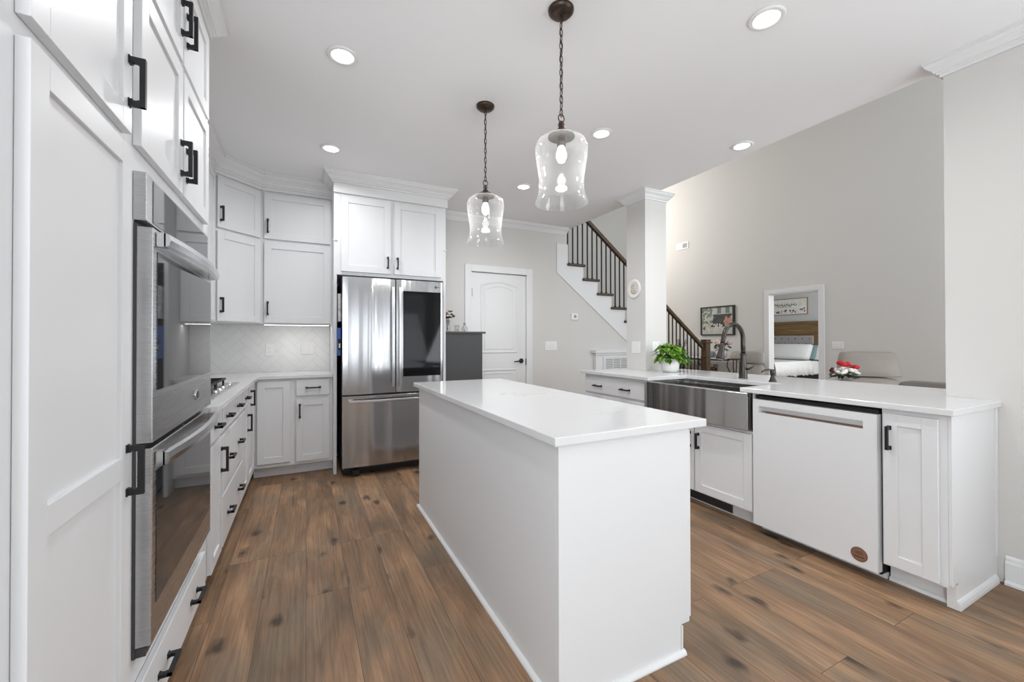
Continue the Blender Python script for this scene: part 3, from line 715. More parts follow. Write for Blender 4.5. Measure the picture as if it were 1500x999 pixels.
# --- gas cooktop
t = thing('gas_cooktop', 'gas cooktop with black iron grates set in the left worktop', 'cooktop', (-.685, 3.14, .914), 0)
MB().box(-.25, .245, -.45, .45, .0005, .010).build('steel_tray', M['steel_bar'], t, bevel=.003)
for yy in (-.29, 0, .29):
    mb = MB()
    for x in (-.21, .16): mb.box(x-.005, x+.005, yy-.14, yy+.14, .034, .046)
    for y in (-.135, .135): mb.box(-.21, .16, yy+y-.005, yy+y+.005, .034, .046)
    mb.box(-.21, .16, yy-.005, yy+.005, .036, .048)
    for x in (-.12, .07): mb.box(x-.005, x+.005, yy-.135, yy+.135, .036, .048)
    for x in (-.20, .15):
        for y in (-.13, .13): mb.box(x-.006, x+.006, yy+y-.006, yy+y+.006, .0105, .036)
    mb.build('grate', M['iron'], t)
for x, y in ((-.12, -.29), (.07, -.29), (-.03, 0), (-.12, .29), (.07, .29)):
    MB().lathe([(.042, .0105), (.042, .018), (.030, .020), (.030, .028), (.010, .030)], 24, (x, y, 0)).build('burner', M['iron'], t)
for i in range(5):
    MB().lathe([(.018, .0105), (.018, .014), (.014, .016), (.013, .024), (.011, .025)], 20, (.212, -.24+i*.12, 0)).build('knob', M['chrome'], t)

# ------------------------------------------------------------------ island
IX0, IX1, IY0, IY1 = .711, 1.421, 1.114, 3.063
t = thing('island_cabinet', 'white kitchen island cabinet with plain back and end panels', 'kitchen island', (IX0, IY0, 0), 0)
w, l = IX1-IX0, IY1-IY0
MB().prism([(.034, 0.001), (w-.110, .001), (w-.110, .114), (w-.063, .114), (w-.063, .883), (.034, .883)], 'y', .034, .052).build('end_panel', M['white'], t, bevel=.001)
MB().prism([(.034, 0.001), (w-.110, .001), (w-.110, .114), (w-.063, .114), (w-.063, .883), (.034, .883)], 'y', l-.052, l-.034).build('end_panel', M['white'], t, bevel=.001)
MB().box(.034, .052, .0525, l-.0525, .001, .883).build('back_panel', M['white'], t, bevel=.001)
MB().box(.0525, w-.064, .0525, l-.0525, .114, .883).build('body', M['white'], t)
MB().box(w-.126, w-.112, .0525, l-.0525, .001, .1115).build('toe_kick', M['white'], t)
def qr(d): return [(.0003, .0005), (d, .0005), (d, .007), (d*.75, .014), (d*.4, .018), (.0003, .019)]
MB().sweep([(w-.096, .034), (.034, .034), (.034, l-.034), (w-.096, l-.034)], qr(.016), left=True).build('shoe_molding', M['trim'], t, bevel=0)
MB().box(w-.1095, w-.103, .030, .052, .02, .110).build('corner_strip', M['trim'], t)
# doors on the sink side (their edges show at the island's right end)
for i in range(4):
    y0 = .045+i*(l-.09)/4; y1 = y0+(l-.09)/4-.012
    mb = MB().box(w-.0628, w-.042, y0, y1, .122, .868)
    mb.build('door', M['white'], t, bevel=.0015)
tag(MB().box(IX0, IX1, IY0, IY1, .884, .914).build('island_countertop', M['quartz'], bevel=.0035), 'white quartz slab on the kitchen island', 'countertop')

# ------------------------------------------------------------------ peninsula (fronts look to -X; local x runs towards the camera)
PF = 2.60
def pen(Y): return (PF, Y, 0)
PD = WR-PF-.002
t = thing('drawer_cabinet', 'white peninsula cabinet left of the sink, wide drawer with two pulls', 'cabinet', pen(3.49), PEN)
g = lambda Y: 3.49-Y
carcass(t, .0005, g(2.618), PD, 0, .883)
drawer(t, g(3.468), g(2.635), .705, .848, (g(3.255), g(2.865)), .115)
drawer(t, g(3.468), g(2.635), .410, .682, (g(3.255), g(2.865)), .115)
drawer(t, g(3.468), g(2.635), .115, .390, (g(3.255), g(2.865)), .115)
t = thing('sink_cabinet', 'white peninsula cabinet under the farmhouse sink with two shaker doors', 'cabinet', pen(2.6175), PEN)
g = lambda Y: 2.6175-Y
MB().box(.0005, g(1.682), 0, PD, .1, .628).box(.0005, g(2.608), 0, PD, .628, .883).box(g(1.694), g(1.682), 0, PD, .628, .883).build('body', M['white'], t)
MB().box(.0005, g(1.682), .075, .093, .001, .0995).build('toe_kick', M['white'], t)
door(t, g(2.600), g(2.138), .112, .612, (g(2.168), .485), L=.115)
door(t, g(2.126), g(1.690), .112, .612, (g(2.094), .485), L=.115)
v = thing('toe_kick_register', 'dark metal air register in the toe kick under the sink', 'vent', (PF+.0745, 2.09, .012), PEN)
MB().box(-.2, .2, -.004, -.0003, 0, .080).build('backing', M['ductdark'], v)
mb = MB().box(-.2, .2, -.008, -.0045, 0, .012).box(-.2, .2, -.008, -.0045, .068, .080).box(-.2, -.188, -.008, -.0045, .012, .068).box(.188, .2, -.008, -.0045, .012, .068)
mb.build('frame', M['steel_dark'], v)
mb = MB()
for i in range(36): mb.box(-.186+i*.0104, -.186+i*.0104+.004, -.007, -.0045, .012, .068)
mb.build('louvres', M['steel_dark'], v)
# dishwasher
DA, DB = 1.672, 1.030
t = thing('dishwasher', 'matte white dishwasher with recessed silver handle between sink and end cabinet', 'dishwasher', pen(DA), PEN)
w = DA-DB
MB().box(.004, w-.006, .02, .53, .03, .872).build('tub', M['rubber'], t)
mb = MB(); zt, zb = .848, .052; y0, y1 = -.034, .012
hx0, hx1, hz0, hz1 = .036, w-.058, .768, .808
mb.box(0, hx0, y0, y1, zb, zt).box(hx1, w, y0, y1, zb, zt).box(hx0, hx1, y0, y1, zb, hz0).box(hx0, hx1, y0, y1, hz1, zt)
mb.box(hx0, hx1, y0+.024, y1, hz0, hz1)
mb.build('front_panel', M['white'], t)
MB().prism([(-.034+.0005, hz0+.0005), (-.012, hz0+.010), (-.012, hz1-.0005), (-.0105, hz1-.0005), (-.0105, hz0+.0005)], 'x', hx0+.0005, hx1-.0005).box(hx0+.0005, hx1-.0005, -.032, -.010, hz1-.005, hz1-.0005).build('pocket_handle', M['chrome'], t)
MB().box(.0, w, .07, .085, .001, .0295).box(0, w, .060, .0695, .001, .028).build('kick_plate', M['white'], t)
MB().box(.003, w-.003, -.004, .015, .850, .8695).build('control_edge', M['rubber'], t)
bd = MB().lathe([(.037, 0), (.037, .0012)], 32, (w-.078, -.0342, .113), Matrix.Rotation(PI/2, 3, 'X')).build('round_sticker', M['copper'], t)
mb = MB()
for z, hw in ((.014, .012), (.008, .019), (.002, .016)): mb.box(w-.078-hw, w-.078+hw, -.0359, -.0355, .113+z-.0015, .113+z+.0015)
mb.box(w-.078-.022, w-.078+.022, -.0359, -.0355, .098, .104)
mb.tube([(w-.078+.033*math.cos(a), -.0357, .113+.033*math.sin(a)) for a in [i*2*PI/28 for i in range(28)]], .0006, 5, closed=True)
mb.build('sticker_print', M['copper_dark'], bd)
# end cabinet
EA, EB = 1.022, .785
t = thing('end_cabinet', 'narrow white cabinet at the near end of the peninsula with tall shaker door', 'cabinet', pen(EA), PEN)
g = lambda Y: EA-Y
carcass(t, .0005, g(EB), PD, 0, .883)
door(t, g(1.012), g(.812), .112, .860, (g(.986), .742), L=.115)
MB().prism([(0, .112), (0, .883), (PD, .883), (PD, .001), (.055, .001), (.055, .112)], 'x', g(EB)+.0003, g(EB)+.0135).build('end_panel', M['white'], t, bevel=.001)
MB().box(g(EB)+.0138, g(EB)+.019, PD-.03, PD, .13, .883).build('scribe_strip', M['trim'], t)
MB().box(g(EB)-.018, g(EB)+.0135, .035, .0545, .001, .118).build('toe_end_strip', M['trim'], t)
MB().sweep([(0.0, .0745), (g(EB)-.02, .0745)], qr(.014), left=False).sweep([(g(EB)+.0135, .036), (g(EB)+.0135, PD-.031)], [(a, b*2.2) for a, b in qr(.014)], left=False).build('shoe_molding', M['trim'], t)
# peninsula top
PX0, PY0, PY1, PXB = 2.56, .753, 3.525, 3.64
mb = MB().prism([(PX0, PY0), (WR-.001, PY0), (WR-.001, .957), (PXB, .957), (PXB, PY1), (PX0, PY1), (PX0, 2.57), (3.02, 2.57), (3.02, 1.757), (PX0, 1.757)], 'z', .884, .914)
tag(mb.build('peninsula_countertop', M['quartz'], bevel=.0035), 'long white quartz peninsula top around the sink', 'countertop')
# farmhouse sink
t = thing('farmhouse_sink', 'stainless steel apron-front farmhouse sink set in the peninsula', 'sink', (2.55, 2.15, 0), PEN)
hw = .4535
mb = MB(); pts = []
for i in range(13):
    u = i/12; pts.append((-hw+2*hw*u, -.022*math.sin(PI*u)**.5 if 0 < u < 1 else 0.0))
pts += [(hw, .03), (-hw, .03)]
mb.prism(pts, 'z', .638, .882)
mb.build('apron', M['steel_sink'], t, bevel=.004)
mb = MB()
mb.box(-hw+.012, -hw+.03, .0305, .49, .66, .8825).box(hw-.03, hw-.012, .0305, .49, .66, .8825).box(-hw+.03, hw-.03, .472, .49, .66, .8825).box(-hw+.03, hw-.03, .0305, .472, .66, .672)
mb.build('basin', M['steel_sink'], t)
MB().box(-hw+.031, hw-.031, .455, .4715, .845, .855).build('ledge', M['steel_sink'], t)
MB().lathe([(.045, 0), (.045, .003), (.02, .004)], 24, (0, .26, .6722)).build('drain', M['chrome'], t)
# faucet
t = thing('kitchen_faucet', 'dark gooseneck pull-down faucet behind the farmhouse sink', 'faucet', (3.185, 2.155, .914), 0)
MB().lathe([(.034, 0.0005), (.034, .006), (.031, .010), (.031, .07), (.028, .11), (.022, .150), (.019, .185), (.018, .1995)], 28).build('base', M['faucet'], t)
pts = [(0, 0, .1995), (0, 0, .27), (0, 0, .32)]
for i in range(1, 15):
    a = PI*i/15; pts.append((-.118+.118*math.cos(a), 0, .32+.118*math.sin(a)))
pts += [(-.243, 0, .305), (-.250, 0, .285)]
MB().tube(pts, .0175, 16).build('gooseneck', M['faucet'], t)
MB().lathe([(.0185, .186), (.024, .190), (.024, .200), (.018, .204)], 24).build('collar', M['faucet'], t)
R = Matrix.Rotation(math.radians(16), 3, 'Y')
MB().lathe([(.018, .0), (.0195, -.02), (.0195, -.04), (.0245, -.085), (.0315, -.118), (.0315, -.130), (.026, -.133)], 24, (-.248, 0, .288), R).build('spray_head', M['faucet'], t)
MB().tube([(0, -.028, .075), (0, -.05, .078), (.004, -.09, .105)], [.009, .008, .006], 10).build('lever', M['faucet'], t)
# soap dispenser
t = thing('soap_dispenser', 'dark soap dispenser pump to the right of the faucet', 'soap dispenser', (3.12, 1.878, .914), 0)
MB().lathe([(.026, .0005), (.026, .006), (.021, .012), (.017, .03), (.013, .040), (.013, .046), (.018, .050), (.018, .056)], 24).build('base', M['faucet'], t)
MB().lathe([(.017, .0565), (.019, .064), (.019, .084), (.015, .090), (.006, .091)], 24).build('pump_head', M['faucet'], t)
MB().tube([(0, 0, .084), (-.03, .01, .090), (-.065, .022, .086), (-.088, .03, .072)], [.009, .007, .0065, .005], 10).build('spout', M['faucet'], t)
# potted pothos
px, py = 3.19, 2.915
t = thing('potted_pothos', 'green leafy pothos in a white pot on the peninsula beside the column', 'potted plant', (px, py, .914), 0)
MB().lathe([(.060, .0008), (.072, .006), (.082, .03), (.088, .070), (.090, .128), (.086, .130), (.083, .124), (.080, .060)], 40).build('pot', M['ceramic'], t)
MB().lathe([(.001, .112), (.080, .112), (.080, .108), (.001, .108)], 24).build('soil', M['soil'], t)
def leaf(mb, base_, dirv, size, droop, width=1.15):
    d = Vector(dirv).normalized(); side = d.cross(Vector((0, 0, 1)))
    if side.length < .01: side = Vector((1, 0, 0))
    side.normalize(); nrm = side.cross(d).normalized()
    prof = [(0, 0), (.04, .26), (.16, .44), (.36, .50), (.60, .38), (.82, .18), (1, 0)]
    mid, lf, rt = [], [], []
    for u, wv in prof:
        c = Vector(base_)+d*size*u-Vector((0, 0, 1))*size*droop*u*u
        mid.append(mb.bm.verts.new(c-nrm*size*.05*(1 if wv else 0)))
        lf.append(mb.bm.verts.new(c+side*size*wv*width) if wv else mid[-1]); rt.append(mb.bm.verts.new(c-side*size*wv*width) if wv else mid[-1])
    for i in range(len(prof)-1):
        for S in (lf, rt):
            vs = []
            for q in (mid[i], mid[i+1], S[i+1], S[i]):
                if q not in vs: vs.append(q)
            if len(vs) > 2:
                f = mb.bm.faces.new(vs); f.smooth = True
mb = MB(); ms = MB()
rnd = random.Random(11)
for i in range(95):
    a = rnd.uniform(0, 2*PI); rr = rnd.uniform(.02, .16)*(1.0 if math.cos(a-.2) > 0 else .75); hgt = .262-rr*rr*3.6+rnd.uniform(-.02, .025)
    if rr > .115: hgt -= .02
    if i % 5 in (1, 3): rr = rnd.uniform(.07, .13); hgt = rnd.uniform(.125, .185)
    bx, by = rr*math.cos(a), rr*math.sin(a)*.8
    a2 = a+rnd.uniform(-.6, .6)
    leaf(mb, (bx, by, hgt), (math.cos(a2), math.sin(a2), rnd.uniform(-.7, .35)), rnd.uniform(.055, .08), rnd.uniform(.2, .8))
    if i % 2 == 0: ms.tube([(bx*.25, by*.25, .112), (bx*.6, by*.6, .112+(hgt-.112)*.7), (bx, by, hgt)], .0018, 5)
for i in range(7):
    a = rnd.uniform(-.5, .5)+.0; bx = .13+rnd.uniform(0, .05); by = rnd.uniform(-.1, .03)
    leaf(mb, (bx, by, .17-i*.012), (.6, -.4, -.5), .068, .5)
for f in mb.bm.faces: pass
mb.build('foliage', M['leaf'], t)
for i in range(9):
    a = PI*.85+rnd.uniform(-.9, .9) if i < 5 else rnd.uniform(0, PI*2)
    ms.tube([(0, 0, .112), (.05*math.cos(a), .05*math.sin(a), .21), (.135*math.cos(a), .135*math.sin(a)*.6, .255+rnd.uniform(-.01, .03))], [.002, .0018, .001], 5)
ms.build('stems', M['stem'], t)

# ------------------------------------------------------------------ things on the column and the walls
outlet((KX0-.0005, 3.29, 1.15), PEN, 'switch', 'white switch plate on the left face of the column', .12, 'light switch')
outlet((3.25, KY0-.0005, 1.15), 0, 'outlet', 'white outlet on the column face behind the potted plant', .105)
outlet((2.965, WB-.0005, 1.15), 0, 'switch', 'three-gang white switch plate beside the white panel door', .19, 'light switch')
outlet((LX-.0005, 3.615, 1.135), PEN, 'switch', 'white switch plate on the living room wall right of the doorway', .165, 'light switch')
t = thing('round_plaque', 'small oval cream relief plaque hung on the column', 'wall plaque', (KX0-.0005, 3.312, 1.767), PEN)
R = Matrix.Rotation(PI/2, 3, 'X')
S = Matrix.Diagonal((1, 1, 1.08))
MB().lathe([(.094, 0), (.096, .006), (.088, .014), (.072, .012), (.066, .008), (.001, .008)], 40, (0, 0, 0), S @ R).build('rim', M['ceramic'], t)
mb = MB(); mb.ball((0, -.010, .02), .045, (1, .25, 1), 3, .05); mb.ball((-.02, -.012, -.02), .026, (1, .3, 1), 2, .08); mb.ball((.022, -.012, -.022), .024, (1, .3, 1), 2, .08); mb.ball((0, -.012, -.035), .026, (1.5, .3, .7), 2, .08)
mb.build('relief', M['stone'], t)
mb = MB()
for dx, dz in ((-.015, .03), (.012, .026), (.0, .005), (-.022, -.02), (.02, -.022)): mb.ball((dx, -.020, dz), .005, (1.4, .5, .8), 1)
mb.build('relief_marks', M['stem'], t)
t = thing('thermostat', 'small white wall thermostat below the stair stringer', 'thermostat', (3.345, WB-.0005, 1.553), 0)
MB().box(-.055, .055, -.022, -.0003, -.045, .045).build('housing', M['plastic'], t, bevel=.006)
MB().lathe([(.022, 0), (.022, .003), (.018, .004)], 24, (.004, -.022, .004), R).build('dial', M['slot'], t)
t = thing('wall_vent', 'small rectangular white vent high on the living room wall', 'vent', (LX-.0005, 6.70, 3.39), PEN)
MB().box(-.17, .17, -.01, -.0003, -.075, .075).build('frame', M['plastic'], t, bevel=.003)
MB().box(.01, .14, -.0115, -.0102, -.05, .05).build('dark_opening', M['slot'], t)
mb = MB()
for i in range(6): mb.box(-.14, 0, -.014, -.0102, -.05+i*.017, -.043+i*.017)
mb.build('louvres', M['plastic'], t)
# return air box below the stairs
t = thing('return_air_box', 'white boxed return air grille on the wall below the stairs', 'vent', (3.68, WB-.0005, 0), 0)
MB().box(0, 1.0, -.06, -.0003, .001, 1.04).build('box', M['trim'], t)
MB().box(-.03, 1.03, -.095, -.0003, 1.0405, 1.085).box(-.018, 1.018, -.078, -.0603, 1.010, 1.040).build('cap_shelf', M['trim'], t, bevel=.004)
MB().box(.15, .86, -.066, -.0603, .38, .965).build('grille_backing', M['slot'], t)
mb = MB()
for i in range(24): mb.box(.15, .86, -.074, -.0663, .39+i*.0245, .39+i*.0245+.011)
for i in range(6): mb.box(.15+i*.139, .165+i*.139, -.076, -.0743, .38, .975)
mb.box(.12, .15, -.074, -.0603, .35, .99).box(.86, .89, -.074, -.0603, .35, .99).box(.15, .86, -.074, -.0603, .966, .99)
mb.build('grille', M['trim'], t)

# ------------------------------------------------------------------ stairs
RUN, RISE = .2535, .1935
t = thing('staircase', 'open staircase with dark treads, black iron balusters and wood handrail', 'staircase', (3.225, WB, 0), 0)
N_T = 12; z0 = 2.292
zt = [z0-i*RISE for i in range(N_T)]; xt = [i*RUN for i in range(N_T)]
# stringer / wall skin under the treads
pts = [(-.168, zt[0]+.26), (.012, zt[0]+.26), (.012, zt[0]-.035)]
for i in range(N_T-1):
    xr = xt[i]+RUN-.012+.03
    if i == 0: pts[-1] = (.012, zt[0]-.0355)
    pts.append((xr, zt[i]-.0355)); pts.append((xr, max(zt[i+1]-.0355, .002)))
    if zt[i+1]-.0355 < .01: break
pts.append((xt[10]+RUN, .002)); pts.append((2.53, .002)); 
slope = RISE/RUN
zb0 = 2.150
xb = (zb0-.002)/slope-.168
pts.append((xb, .002)); pts.append((-.168, zb0))
clean = []
for p in pts:
    if not clean or (abs(p[0]-clean[-1][0])+abs(p[1]-clean[-1][1])) > 1e-4: clean.append(p)
MB().prism(clean, 'y', -.014, -.0005).build('stringer', M['trim'], t)
for i in range(N_T):
    if zt[i] < .1: break
    MB().box(xt[i], xt[i]+RUN+.035, -.052, .98, zt[i]-.034, zt[i]).build('tread', M['tread'], t, bevel=.008)
    MB().box(xt[i]+RUN+.008, xt[i]+RUN+.018, .0, .98, max(zt[i]-RISE, .001), zt[i]-.0345).build('riser', M['trim'], t)
wallpts = [(.0, .001), (2.53+.3, .001)]
rail_z = lambda x: 2.946+.018-(x-.375)*slope       # top of the handrail in local x
bx = .03; i = 0
while bx < 2.72:
    k = int((bx)/RUN); k = min(k, N_T-1)
    zb_ = zt[k] if bx >= 0 else zt[0]
    if bx < 2.70 and zb_ > .05:
        top = min(rail_z(bx)-.06, LC-.1)
        mb = MB().box(bx-.007, bx+.007, .012, .026, zb_+.0005, top).box(bx-.013, bx+.013, .006, .032, zb_+.0004, zb_+.02)
        mb.build('baluster', M['iron'], t)
    bx += RUN/3
mb = MB(); x0_, x1_ = -.45, 2.752
mb.prism([(x0_, rail_z(x0_)-.07), (x1_, rail_z(x1_)-.07), (x1_, rail_z(x1_)), (x0_, rail_z(x0_))], 'y', -.012, .050)
mb.build('handrail', M['rail'], t, bevel=.014, seg=3)
nx = 2.84
MB().box(nx-.052, nx+.052, -.033, .071, .001, 1.17).box(nx-.075, nx+.075, -.056, .094, 1.1705, 1.195).box(nx-.056, nx+.056, -.037, .075, 1.1955, 1.235).box(nx-.062, nx+.062, -.043, .081, .93, .95).build('newel_post', M['newel'], t, bevel=.004)
# wall enclosing the space under the treads
mb = MB(); q = [(-.18, .001)]
q = [(-.05, .001), (2.5, .001), (2.5, .16), (-.05, 2.08)]
o = MB().prism(q, 'y', .0, .10).build('wall_under_stairs', M['wall'], loc=(3.275, WB, 0)); struct(o, 'greige wall closing the space below the stair flight', 'wall')

# ------------------------------------------------------------------ pendants
def pendant(label, x, y):
    t = thing('pendant_light', label, 'pendant light', (x, y, C), 0, 'glass pendants over the island')
    MB().lathe([(.001, -.030), (.018, -.030), (.046, -.024), (.058, -.012), (.060, -.0006)], 40).build('canopy', M['bronze'], t)
    zt_, zb_ = -.030, -.50
    mb = MB(); k = 15; pit = (zt_-zb_)/k
    for i in range(k):
        zc = zt_-pit*(i+.5); L_ = pit*.62; rw = .0075
        ring = []
        for j in range(14):
            a = 2*PI*j/14; u = rw*math.cos(a); v = L_*math.sin(a)
            ring.append((u, 0, zc+v) if i % 2 == 0 else (0, u, zc+v))
        mb.tube(ring, .0021, 6, closed=True)
    mb.tube([(.003*math.sin(i*.9), .003*math.cos(i*.9), zt_-(zt_-zb_)*i/30) for i in range(31)], .0016, 5)
    mb.build('chain', M['bronze'], t)
    MB().tube([(.016*math.cos(a), 0, -.510+.018*math.sin(a)) for a in [2*PI*j/20 for j in range(20)]], .0028, 7, closed=True).build('loop', M['bronze'], t)
    MB().lathe([(.005, -.522), (.013, -.530), (.016, -.542), (.012, -.553), (.018, -.560), (.020, -.568), (.048, -.582), (.060, -.592), (.062, -.600), (.058, -.6005)], 40).build('cap', M['bronze'], t)
    MB().lathe([(.020, -.598), (.020, -.640), (.016, -.642)], 24).build('socket', M['bronze'], t)
    MB().lathe([(.013, -.643), (.017, -.655), (.024, -.675), (.0245, -.690), (.016, -.712), (.001, -.720)], 24).build('bulb', M['bulb'], t)
    prof = [(.050, -.594), (.085, -.603), (.112, -.622), (.122, -.650), (.121, -.685), (.113, -.735), (.105, -.79), (.103, -.83), (.107, -.86), (.116, -.885), (.122, -.905)]
    inner = [(r-.0028, z) for r, z in prof][::-1]
    MB().lathe(prof+[(.1235, -.9065), (.1195, -.9065)]+inner, 56).build('glass_shade', M['glass'], t)
    for ch in t.children:
        if ch.name.startswith('glass_shade'):
            pass
    l = bpy.data.lights.new('pendant_bulb_light', 'POINT'); l.energy = 1.6; l.color = (1, .96, .91); l.shadow_soft_size = .03
    lo = bpy.data.objects.new('pendant_bulb_light', l); COL.objects.link(lo); lo.location = (x, y, C-.75)
    return t
pendant('glass pendant light hanging over the near end of the island, the larger in view', 1.059, 1.601)
pendant('glass pendant light hanging over the far end of the island, the smaller in view', 1.049, 2.485)
# ------------------------------------------------------------------ downlights
DL = [(1.968, 1.203, 'large round ceiling downlight nearest the camera on the right side'),
      (.171, 2.386, 'round ceiling downlight left of the island, the nearer of the two on the left'),
      (.172, 3.584, 'round ceiling downlight in front of the refrigerator cabinet, left side'),
      (1.963, 2.429, 'round ceiling downlight just right of the near glass pendant'),
      (3.087, 2.087, 'round ceiling downlight near the ceiling edge over the peninsula'),
      (1.943, 3.621, 'smallest round ceiling downlight, seen between the two pendants')]
p0 = None
for x, y, lab in DL:
    if p0 is None:
        p0 = thing('downlight', lab, 'ceiling light', (x, y, C), 0, 'recessed ceiling downlights'); t = p0
        MB().lathe([(.078, -.0006), (.080, -.004), (.074, -.009), (.060, -.010), (.056, -.007), (.056, -.0006)], 40).build('trim_ring', M['plastic'], t)
        MB().lathe([(.001, -.0060), (.0555, -.0060), (.0555, -.004), (.001, -.004)], 40).build('lens', M['lens'], t)
    else:
        t = copy_tree(p0); t.location = (x, y, C); t['label'] = lab
    l = bpy.data.lights.new('downlight_glow', 'AREA'); l.shape = 'DISK'; l.size = .11; l.energy = 7.2; l.spread = math.radians(160); l.color = (.98, .985, 1)
    lo = bpy.data.objects.new('downlight_glow', l); COL.objects.link(lo); lo.location = (x, y, C-.013)

# ------------------------------------------------------------------ charcoal cabinet by the door and what stands on it
t = thing('charcoal_cabinet', 'charcoal side cabinet with dark top between refrigerator and panel door', 'cabinet', (1.30, 4.25, 0), 0)
MB().box(0, .455, 0, .485, .0015, 1.300).build('body', M['charcoal'], t, bevel=.002)
MB().box(-.01, .49, -.015, .49, 1.3005, 1.322).build('top', M['charcoal_top'], t, bevel=.002)
def flowers(mbs, n_, R_, c, rs, seed, sub=1, flat=.7):
    r_ = random.Random(seed)
    for i in range(n_):
        th = r_.uniform(0, 2*PI); u = r_.random()**.5; h = math.sqrt(max(0, 1-u*u))
        mb = mbs[i % len(mbs)]; rad = r_.uniform(*rs)
        cc = (c[0]+R_[0]*u*math.cos(th), c[1]+R_[1]*u*math.sin(th), c[2]+R_[2]*h*r_.uniform(.5, 1))
        mb.ball(cc, rad, (1, 1, flat), sub, .12)
t = thing('flower_vase', 'slim glass vase with pink and green flowers on the charcoal cabinet', 'vase', (1.385, 4.34, 1.3222), 0)
MB().lathe([(.024, .0005), (.026, .01), (.022, .06), (.027, .125), (.025, .125), (.020, .06), (.022, .012), (.001, .012)], 24).build('vase', M['clear'], t)
a, b, c_ = MB(), MB(), MB()
flowers([a], 6, (.05, .04, .06), (-.012, 0, .17), (.018, .028), 3); a.build('pink_blooms', M['pink'], t)
flowers([b], 14, (.065, .05, .10), (.01, 0, .14), (.012, .020), 5)
for i in range(10): leaf(b, (.02*math.cos(i), .02*math.sin(i), .15), (math.cos(i*1.3), math.sin(i*1.3), .5), .07, .3)
for i in range(5): b.tube([(.004*i-.01, 0, .014), (.008*i-.02, 0, .15)], .002, 5)
b.build('leaves', M['leafdark'], t); c_.ball((-.03, -.03, .155), .018, (1, 1, 1), 1).ball((-.04, .0, .14), .014, (1, 1, 1), 1).build('dark_bloom', M['berry'], t)
t = thing('glass_decanter', 'small clear round-bellied bottle with dark stopper on the charcoal cabinet', 'bottle', (1.60, 4.40, 1.3222), 0)
MB().lathe([(.034, .0005), (.040, .02), (.038, .045), (.016, .070), (.013, .085), (.012, .085), (.036, .045), (.036, .02), (.001, .006)], 28).build('bottle', M['clear'], t)
MB().lathe([(.012, .0855), (.014, .100), (.008, .104)], 16).build('stopper', M['slot'], t)
t = thing('drinking_glass', 'clear tumbler on the charcoal cabinet between vase and bottle', 'glass', (1.50, 4.38, 1.3222), 0)
MB().lathe([(.026, .0005), (.032, .075), (.0305, .075), (.025, .006), (.001, .006)], 28).build('tumbler', M['clear'], t)

# ------------------------------------------------------------------ living room
# framed picture
t = thing('framed_picture', 'dark framed street cafe painting on the living room wall', 'picture', (LX-.0005, 5.80, 1.63), PEN)
hw, hh = .40, .305
MB().box(-hw, hw, -.03, -.0003, hh-.022, hh).box(-hw, hw, -.03, -.0003, -hh, -hh+.022).box(-hw, -hw+.022, -.03, -.0003, -hh+.022, hh-.022).box(hw-.045, hw, -.03, -.0003, -hh+.022, hh-.022).build('frame', M['frame'], t)
cv = MB().box(-hw+.022, hw-.045, -.014, -.0003, -hh+.022, hh-.022).build('canvas', M['pic_sky'], t)
mb = MB().box(-.10, .33, -.0155, -.0142, .09, .135).prism([(-.08, .09), (.30, .09), (.24, -.13), (-.16, -.13)], 'y', -.0153, -.0142).build('painted_shopfront', M['pic_dark'], cv)
MB().box(-.0, .09, -.0158, -.0142, .15, .28).box(.19, .28, -.0158, -.0142, .15, .28).build('painted_windows', M['pic_window'], cv)
a, b, c_ = MB(), MB(), MB(); r_ = random.Random(4)
def blob(mb, x, z, r0, y): mb.prism([(x+r0*r_.uniform(.7, 1)*math.cos(q*PI/4), z+r0*r_.uniform(.7, 1)*math.sin(q*PI/4)) for q in range(8)], 'y', y, -.0142)
for i in range(60):
    blob(a, r_.uniform(-.36, -.12), r_.uniform(-.17, .26), r_.uniform(.012, .04), -.0162-i*.00001)
for i in range(45): blob(b, r_.uniform(-.34, .26), r_.uniform(-.2, -.05), r_.uniform(.010, .028), -.0172-i*.00001)
for i in range(18): blob(b, r_.uniform(-.32, -.18), r_.uniform(-.1, .2), r_.uniform(.008, .02), -.0178-i*.00001)
for i in range(26): blob(c_, .22+r_.uniform(-.06, .10), -.04+r_.uniform(-.07, .10), r_.uniform(.024, .036), -.0184-i*.00001)
a.build('painted_foliage', M['pic_green'], cv); b.build('painted_tables', M['pic_cream'], cv); c_.build('painted_parasol', M['pic_orange'], cv)
# console table with iron scrollwork
t = thing('console_table', 'pale topped console table on dark scrolled iron base under the picture', 'console table', (7.47, 6.22, 0), 0)
MB().box(-.2, .2, -.90, .90, .842, .868).build('top', M['marble'], t, bevel=.004)
MB().box(-.19, .19, -.84, .84, .815, .8415).build('apron', M['iron'], t)
for sx in (-.17, .17):
    for sy in (-.80, .80): MB().box(sx-.012, sx+.012, sy-.012, sy+.012, .001, .8145).build('leg', M['iron'], t)
mb = MB(); r_ = random.Random(9)
for i in range(26):
    cy_, cz_ = r_.uniform(-.75, .75), r_.uniform(.42, .78); R0 = r_.uniform(.035, .07); ph = r_.uniform(0, 6)
    mb.tube([(-.17, cy_+R0*(1-j/26)*math.cos(ph+j*.42), cz_+R0*(1-j/26)*math.sin(ph+j*.42)) for j in range(22)], .009, 5)
mb.box(-.178, -.162, -.80, .80, .40, .42)
mb.build('iron_scrollwork', M['iron'], t)
t = thing('flower_vase', 'white rounded vase of pale pink and white blossoms on the console table', 'vase', (7.38, 5.42, .8685), 0)
MB().lathe([(.04, .0005), (.07, .025), (.085, .07), (.075, .12), (.05, .15), (.055, .165), (.048, .16), (.066, .11), (.07, .05), (.001, .025)], 32).build('vase', M['ceramic'], t)
a, b, c_ = MB(), MB(), MB()
